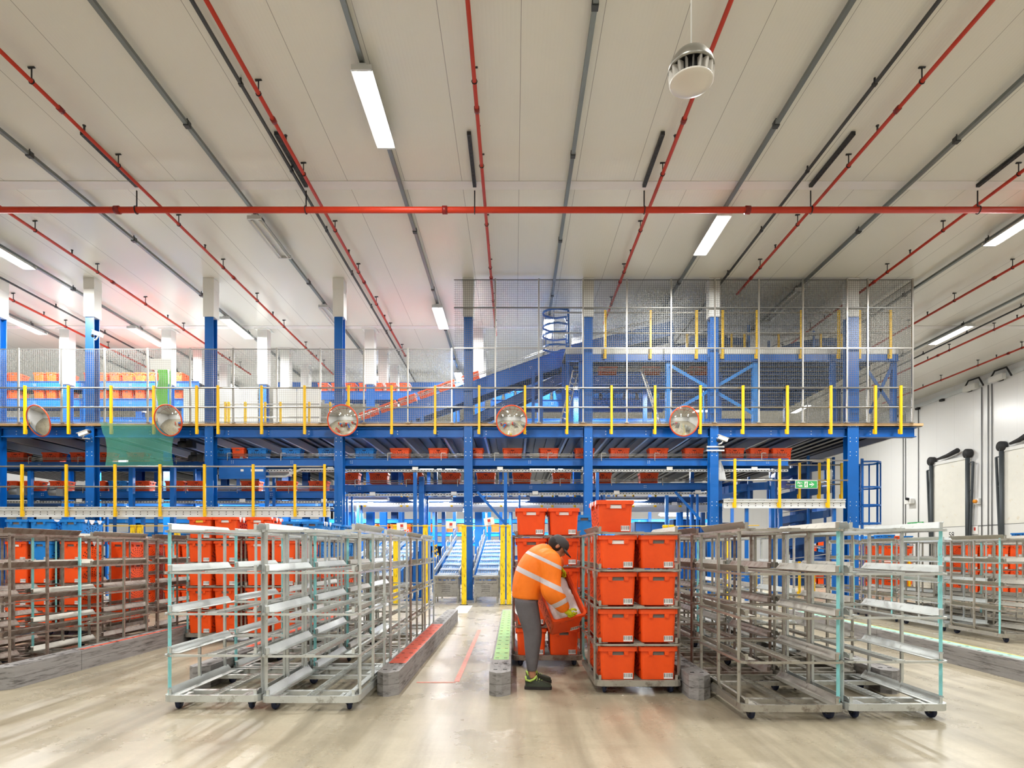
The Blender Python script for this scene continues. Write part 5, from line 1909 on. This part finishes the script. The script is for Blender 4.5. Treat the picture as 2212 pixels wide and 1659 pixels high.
hipN, hipF = pp(1136, 1302, -.075), pp(1138, 1302, .085)
knN, knF = pp(1149, 1362, -.085), pp(1152, 1368, .12)
anN, anF = pp(1149, 1449, -.075), pp(1150, 1446, .20)
pel, wai, mid_, che = pp(1134, 1284), pp(1139, 1262), pp(1152, 1234), pp(1172, 1208)
nek, hd0 = pp(1187, 1190), pp(1197, 1180)
shN, shF = pp(1186, 1212, -.155), pp(1184, 1212, .165)
elN, wrN = pp(1191, 1276, -.20), pp(1221, 1317, -.115)
haN = pp(1234, 1328, -.075)
RC = Vector((.463, 6.20, .896))       # middle of the held tote's opening
dL = Vector((.31, -.58, -.75)).normalized()
wL = Vector((.95, .2, .15))
wL = (wL - dL * wL.dot(dL)).normalized()
nL = wL.cross(dL)
if nL.y > 0:
    nL = -nL
gripF = RC - dL * .29 + wL * .12 - Vector((.2, PY, 0))
elF = Vector((.245, .42, 1.22))


def catmull(P, n=5):
    out = []
    for i in range(len(P) - 1):
        p0, p1, p2, p3 = P[max(i - 1, 0)], P[i], P[i + 1], P[min(i + 2, len(P) - 1)]
        for k in range(n):
            t = k / n
            out.append([.5 * (2 * b + (c - a) * t + (2 * a - 5 * b + 4 * c - d_) * t * t + (3 * b - a - 3 * c + d_) * t ** 3) for a, b, c, d_ in zip(p0, p1, p2, p3)])
    out.append(list(P[-1]))
    return out


def limb(b, nodes, n=18):
    """closed tube with an elliptical section: nodes are (point, half width in the stooping plane, half depth across it)."""
    P = catmull([(*p, *(r_ if isinstance(r_, tuple) else (r_, r_))) for p, r_ in nodes])
    k = len(P)
    vs = []
    for i in range(k):
        d_ = (Vector(P[min(i + 1, k - 1)][:3]) - Vector(P[max(i - 1, 0)][:3])).normalized()
        s = Vector((0, 1, 0))
        s = (s - d_ * s.dot(d_)).normalized()
        u = d_.cross(s)
        for j in range(n):
            t = 2 * PI * j / n
            vs.append(Vector(P[i][:3]) + u * (math.cos(t) * P[i][3]) + s * (math.sin(t) * P[i][4]))
    fs = [(i * n + j, i * n + (j + 1) % n, (i + 1) * n + (j + 1) % n, (i + 1) * n + j) for i in range(k - 1) for j in range(n)]
    fs += [tuple(reversed(range(n))), tuple((k - 1) * n + j for j in range(n))]
    b.add(vs, fs, 0, True)
    return b


def ball(b, c, r_, n=14, rot=None):
    M = (rot or Matrix.Identity(3))
    vs = [Vector(c) + M @ Vector((0, 0, r_[2]))]
    for i in range(1, n // 2):
        f = PI * i / (n // 2)
        for j in range(n):
            t = 2 * PI * j / n
            vs.append(Vector(c) + M @ Vector((r_[0] * math.sin(f) * math.cos(t), r_[1] * math.sin(f) * math.sin(t), r_[2] * math.cos(f))))
    vs.append(Vector(c) - M @ Vector((0, 0, r_[2])))
    m_ = n // 2 - 1
    fs = [(0, 1 + j, 1 + (j + 1) % n) for j in range(n)]
    for i in range(m_ - 1):
        fs += [(1 + i * n + j, 1 + (i + 1) * n + j, 1 + (i + 1) * n + (j + 1) % n, 1 + i * n + (j + 1) % n) for j in range(n)]
    fs += [(len(vs) - 1, 1 + (m_ - 1) * n + (j + 1) % n, 1 + (m_ - 1) * n + j) for j in range(n)]
    b.add(vs, fs, 0, True)
    return b


def fuse(b, name, m, parent, voxel=.012, it=6):
    o = b.obj(name, m, parent)
    md = o.modifiers.new('fuse', 'REMESH')
    md.mode = 'VOXEL'
    md.voxel_size = voxel
    md.use_smooth_shade = True
    s = o.modifiers.new('relax', 'SMOOTH')
    s.factor = .5
    s.iterations = it
    return o


hc = pp(1205, 1181)
fd = Vector((math.cos(-.75), 0, math.sin(-.75)))       # where the face looks
fu = Vector((-fd.z, 0, fd.x))
FR = Matrix((fd, Vector((0, 1, 0)), fu)).transposed()
wrF = gripF + Vector((-.07, .02, .04))
b = MB()
limb(b, [(pel, (.10, .14)), (wai, (.10, .14)), (mid_, (.115, .15)), (che, (.10, .15)), (nek, (.06, .065)), (hc - fd * .02 - fu * .05, (.052, .055))])
for h_, k_, a_ in ((hipN, knN, anN), (hipF, knF, anF)):
    limb(b, [(h_ + Vector((0, 0, .06)), .09), (h_, .085), (h_.lerp(k_, .5), .07), (k_, .055), (k_.lerp(a_, .4), .055), (a_, .038), (a_ + Vector((.01, 0, -.07)), .035)])
for s_, e_, w_ in ((shN, elN, wrN), (shF, elF, wrF)):
    limb(b, [(che.lerp(s_, .6), .07), (s_, .062), (s_.lerp(e_, .5), .05), (e_, .044), (e_.lerp(w_, .4), .043), (w_, .03)])
ball(b, hc + fu * .02, (.092, .074, .088), rot=FR)
ball(b, hc + fd * .03 - fu * .05, (.058, .052, .055), rot=FR)
ball(b, hc + fd * .092 - fu * .018, (.018, .013, .022), 10, FR)
ball(b, hc + fd * .08 - fu * .056, (.014, .026, .008), 10, FR)
for s in (-1, 1):
    ball(b, hc + Vector((0, s * .076, 0)) - fd * .01, (.020, .010, .030), 10, FR)
fuse(b, 'body', SKINC, per, .008, 3)
# trousers
b = MB()
limb(b, [(pp(1141, 1270), (.095, .13)), (pp(1138, 1290), (.118, .155)), (pp(1137, 1306), (.11, .15))])
limb(b, [(hipN + Vector((0, 0, .03)), .108), (hipN, .112), (hipN.lerp(knN, .45), .104), (knN, .088), (knN.lerp(anN, .45), .072), (anN.lerp(knN, .14), .055), (anN, .047)])
limb(b, [(hipF + Vector((0, 0, .03)), .108), (hipF, .112), (hipF.lerp(knF, .45), .104), (knF, .088), (knF.lerp(anF, .45), .072), (anF.lerp(knF, .14), .055), (anF, .047)])
fuse(b, 'trousers', TROU, per, .011, 4)
# jacket with both sleeves
b = MB()
limb(b, [(pp(1138, 1293), (.142, .17)), (pp(1139, 1280), (.152, .178)), (pp(1142, 1264), (.162, .185)), (pp(1149, 1243), (.172, .195)), (pp(1159, 1222), (.168, .20)), (pp(1171, 1205), (.148, .19)), (pp(1182, 1194), (.112, .145)), (pp(1191, 1188), (.066, .075)), (pp(1194, 1186), (.058, .066))], 24)
limb(b, [(che.lerp(shN, .55) + Vector((-.02, 0, 0)), .12), (shN, .118), (shN.lerp(elN, .35), .112), (shN.lerp(elN, .7), .10), (elN, .10), (elN.lerp(wrN, .45), .088), (elN.lerp(wrN, .85), .066), (wrN, .052)])
limb(b, [(che.lerp(shF, .55) + Vector((-.02, 0, 0)), .12), (shF, .115), (shF.lerp(elF, .5), .095), (elF, .085), (elF.lerp(wrF, .5), .07), (wrF, .05)])
fuse(b, 'jacket', HIVIS, per, .011, 5)
for s in (-1, 1):
    ball(MB(), (0, 0, 0), (.011, .011, .009), 10).obj('eye', mat('eye_dark', (40, 32, 28), .3), per, hc + fd * .080 + Vector((0, s * .032, 0)) + fu * .010)
b = MB()
ball(b, hc + fu * .012 - fd * .022, (.092, .083, .085), 18, FR)
b.obj('hair', mat('hair_dark', (30, 26, 26), .8), per)
cap = MB()
vs, fs = [], []
n = 24
prof = [(.100, .018), (.101, .035), (.096, .062), (.080, .088), (.05, .105), (.001, .112)]
for r_, z in prof:
    for j in range(n):
        t = 2 * PI * j / n
        vs.append(hc + FR @ Vector((r_ * math.cos(t) * 1.0 - .006, r_ * math.sin(t) * .86, z)))
for i in range(len(prof) - 1):
    fs += [(i * n + j, i * n + (j + 1) % n, (i + 1) * n + (j + 1) % n, (i + 1) * n + j) for j in range(n)]
cap.add(vs, fs, 0, True)
vs, fs = [], []
for k in range(13):
    a_ = -1.05 + 2.1 * k / 12
    for r_, dz in ((.092, .030), (.168 - .03 * abs(a_), .012), (.168 - .03 * abs(a_), .004), (.092, .022)):
        vs.append(hc + FR @ Vector((r_ * math.cos(a_), r_ * math.sin(a_) * .82, dz)))
for k in range(12):
    for j in range(4):
        q = (j + 1) % 4
        fs.append((k * 4 + j, k * 4 + q, k * 4 + 4 + q, k * 4 + 4 + j))
cap.add(vs, fs, 0, True)
cap.obj('cap', CAPM, per)


def glove(wr, ha, curl, name='glove', side=-1):
    """palm, four bent fingers of unequal length and a thumb, closing on the tote rim."""
    d = (ha - wr).normalized()
    c = curl.normalized()
    p = d.cross(c).normalized() * side
    n = [(wr, .036), (wr + d * .045, (.040, .03)), (wr + d * .085, (.042, .026))]
    e = chain(0, 1, 2)
    g = skin(name, n, e, GLOV, per)
    for k, (off, ln) in enumerate(((.033, .070), (.012, .078), (-.010, .072), (-.031, .058))):
        b0 = wr + d * .075 + p * off
        b1 = b0 + d * (ln * .45) + c * .006
        b2 = b1 + d * (ln * .22) + c * (ln * .38)
        b3 = b2 - d * (ln * .05) + c * (ln * .34)
        f = skin('finger', [(b0, .0105), (b1, .0105), (b2, .0095), (b3, .0085)], chain(0, 1, 2, 3), GLOV, g)
    t0 = wr + d * .035 + p * .036
    skin('thumb', [(t0, .0135), (t0 + p * .022 + d * .02 + c * .012, .0125), (t0 + p * .024 + d * .045 + c * .03, .011), (t0 + p * .012 + d * .06 + c * .045, .0095)], chain(0, 1, 2, 3), GLOV, g)
    return g


glove(wrN, haN, Vector((.25, .9, .25)), side=1)
glove(wrF, gripF + Vector((.03, .0, -.02)), Vector((.1, -.6, -.7)), side=-1)


def shoe(an, rz):
    t = bpy.data.objects.new('shoe', None)
    COL.objects.link(t)
    t.parent = per
    t.location = (an.x, an.y, .0015)
    t.rotation_euler = (0, 0, rz)
    st = [(-.075, .026, .075, .10), (-.062, .034, .075, .105), (-.03, .038, .062, .098), (0, .040, .055, .092), (.045, .044, .040, .075), (.09, .049, .03, .058), (.13, .049, .022, .046), (.16, .040, .016, .036), (.176, .022, .012, .026)]
    n = 12
    vs = []
    for x, w, _, h in st:
        for j in range(n):
            a = PI * j / (n - 1)
            vs.append((x, -w * math.cos(a), .024 + h * math.sin(a) ** .7))
    fs = [(i * n + j, i * n + j + 1, (i + 1) * n + j + 1, (i + 1) * n + j) for i in range(len(st) - 1) for j in range(n - 1)]
    fs += [tuple(range(n)), tuple(reversed(range((len(st) - 1) * n, len(st) * n)))]
    MB().add(vs, fs, 0, True).obj('upper', SHOE, t)
    so = [(x + (.006 if x > .15 else (-.008 if x < -.07 else 0)), w + .006) for x, w, _, _ in st]
    pl = [(x, -w) for x, w in so] + [(x, w) for x, w in reversed(so)]
    MB().prism(pl, 0, .027).obj('sole', SOLE, t)
    MB().tube([(-.07, -.02, .115), (-.066, -.036, .09), (-.03, -.044, .083), (.01, -.04, .1), (.03, -.02, .118), (.03, .02, .118), (.01, .04, .1), (-.03, .044, .083), (-.066, .036, .09), (-.07, .02, .115)], .011, 6, closed=True).obj('collar', LIME, t)
    for k in range(3):
        x = .035 + k * .022
        MB().tube([(x, -.03 - k * .003, .085 - k * .012), (x + .006, 0, .11 - k * .012), (x, .03 + k * .003, .085 - k * .012)], .004, 5).obj('lace', LIME, t)
    return t


shoe(anN + Vector((.012, 0, 0)), -.08)
shoe(anF + Vector((.012, 0, 0)), .12)
# the tote in the worker's hands
M = Matrix((wL, -dL, nL)).transposed()
if M.determinant() < 0:
    M = Matrix((-wL, -dL, nL)).transposed()
o = tote('red', RC - nL * TTH, 'tilted red tote with a white bag inside, held in the hands of the worker', rot=M.to_euler())
b = MB()
vs = []
rg2 = random.Random(5)
for k in range(15):
    for i in range(11):
        x, y = -.155 + .31 * i / 10, -.252 + .504 * k / 14
        edge = min(i, 10 - i, k, 14 - k)
        vs.append((x, y, .24 + (0 if edge == 0 else .05) + rg2.uniform(-.014, .014)))
b.add(vs, [(k * 11 + i, k * 11 + i + 1, k * 11 + i + 12, k * 11 + i + 11) for k in range(14) for i in range(10)], 0, True)
b.obj('bag_liner', BAG, o)['label'] = 'white bag filling the tote'
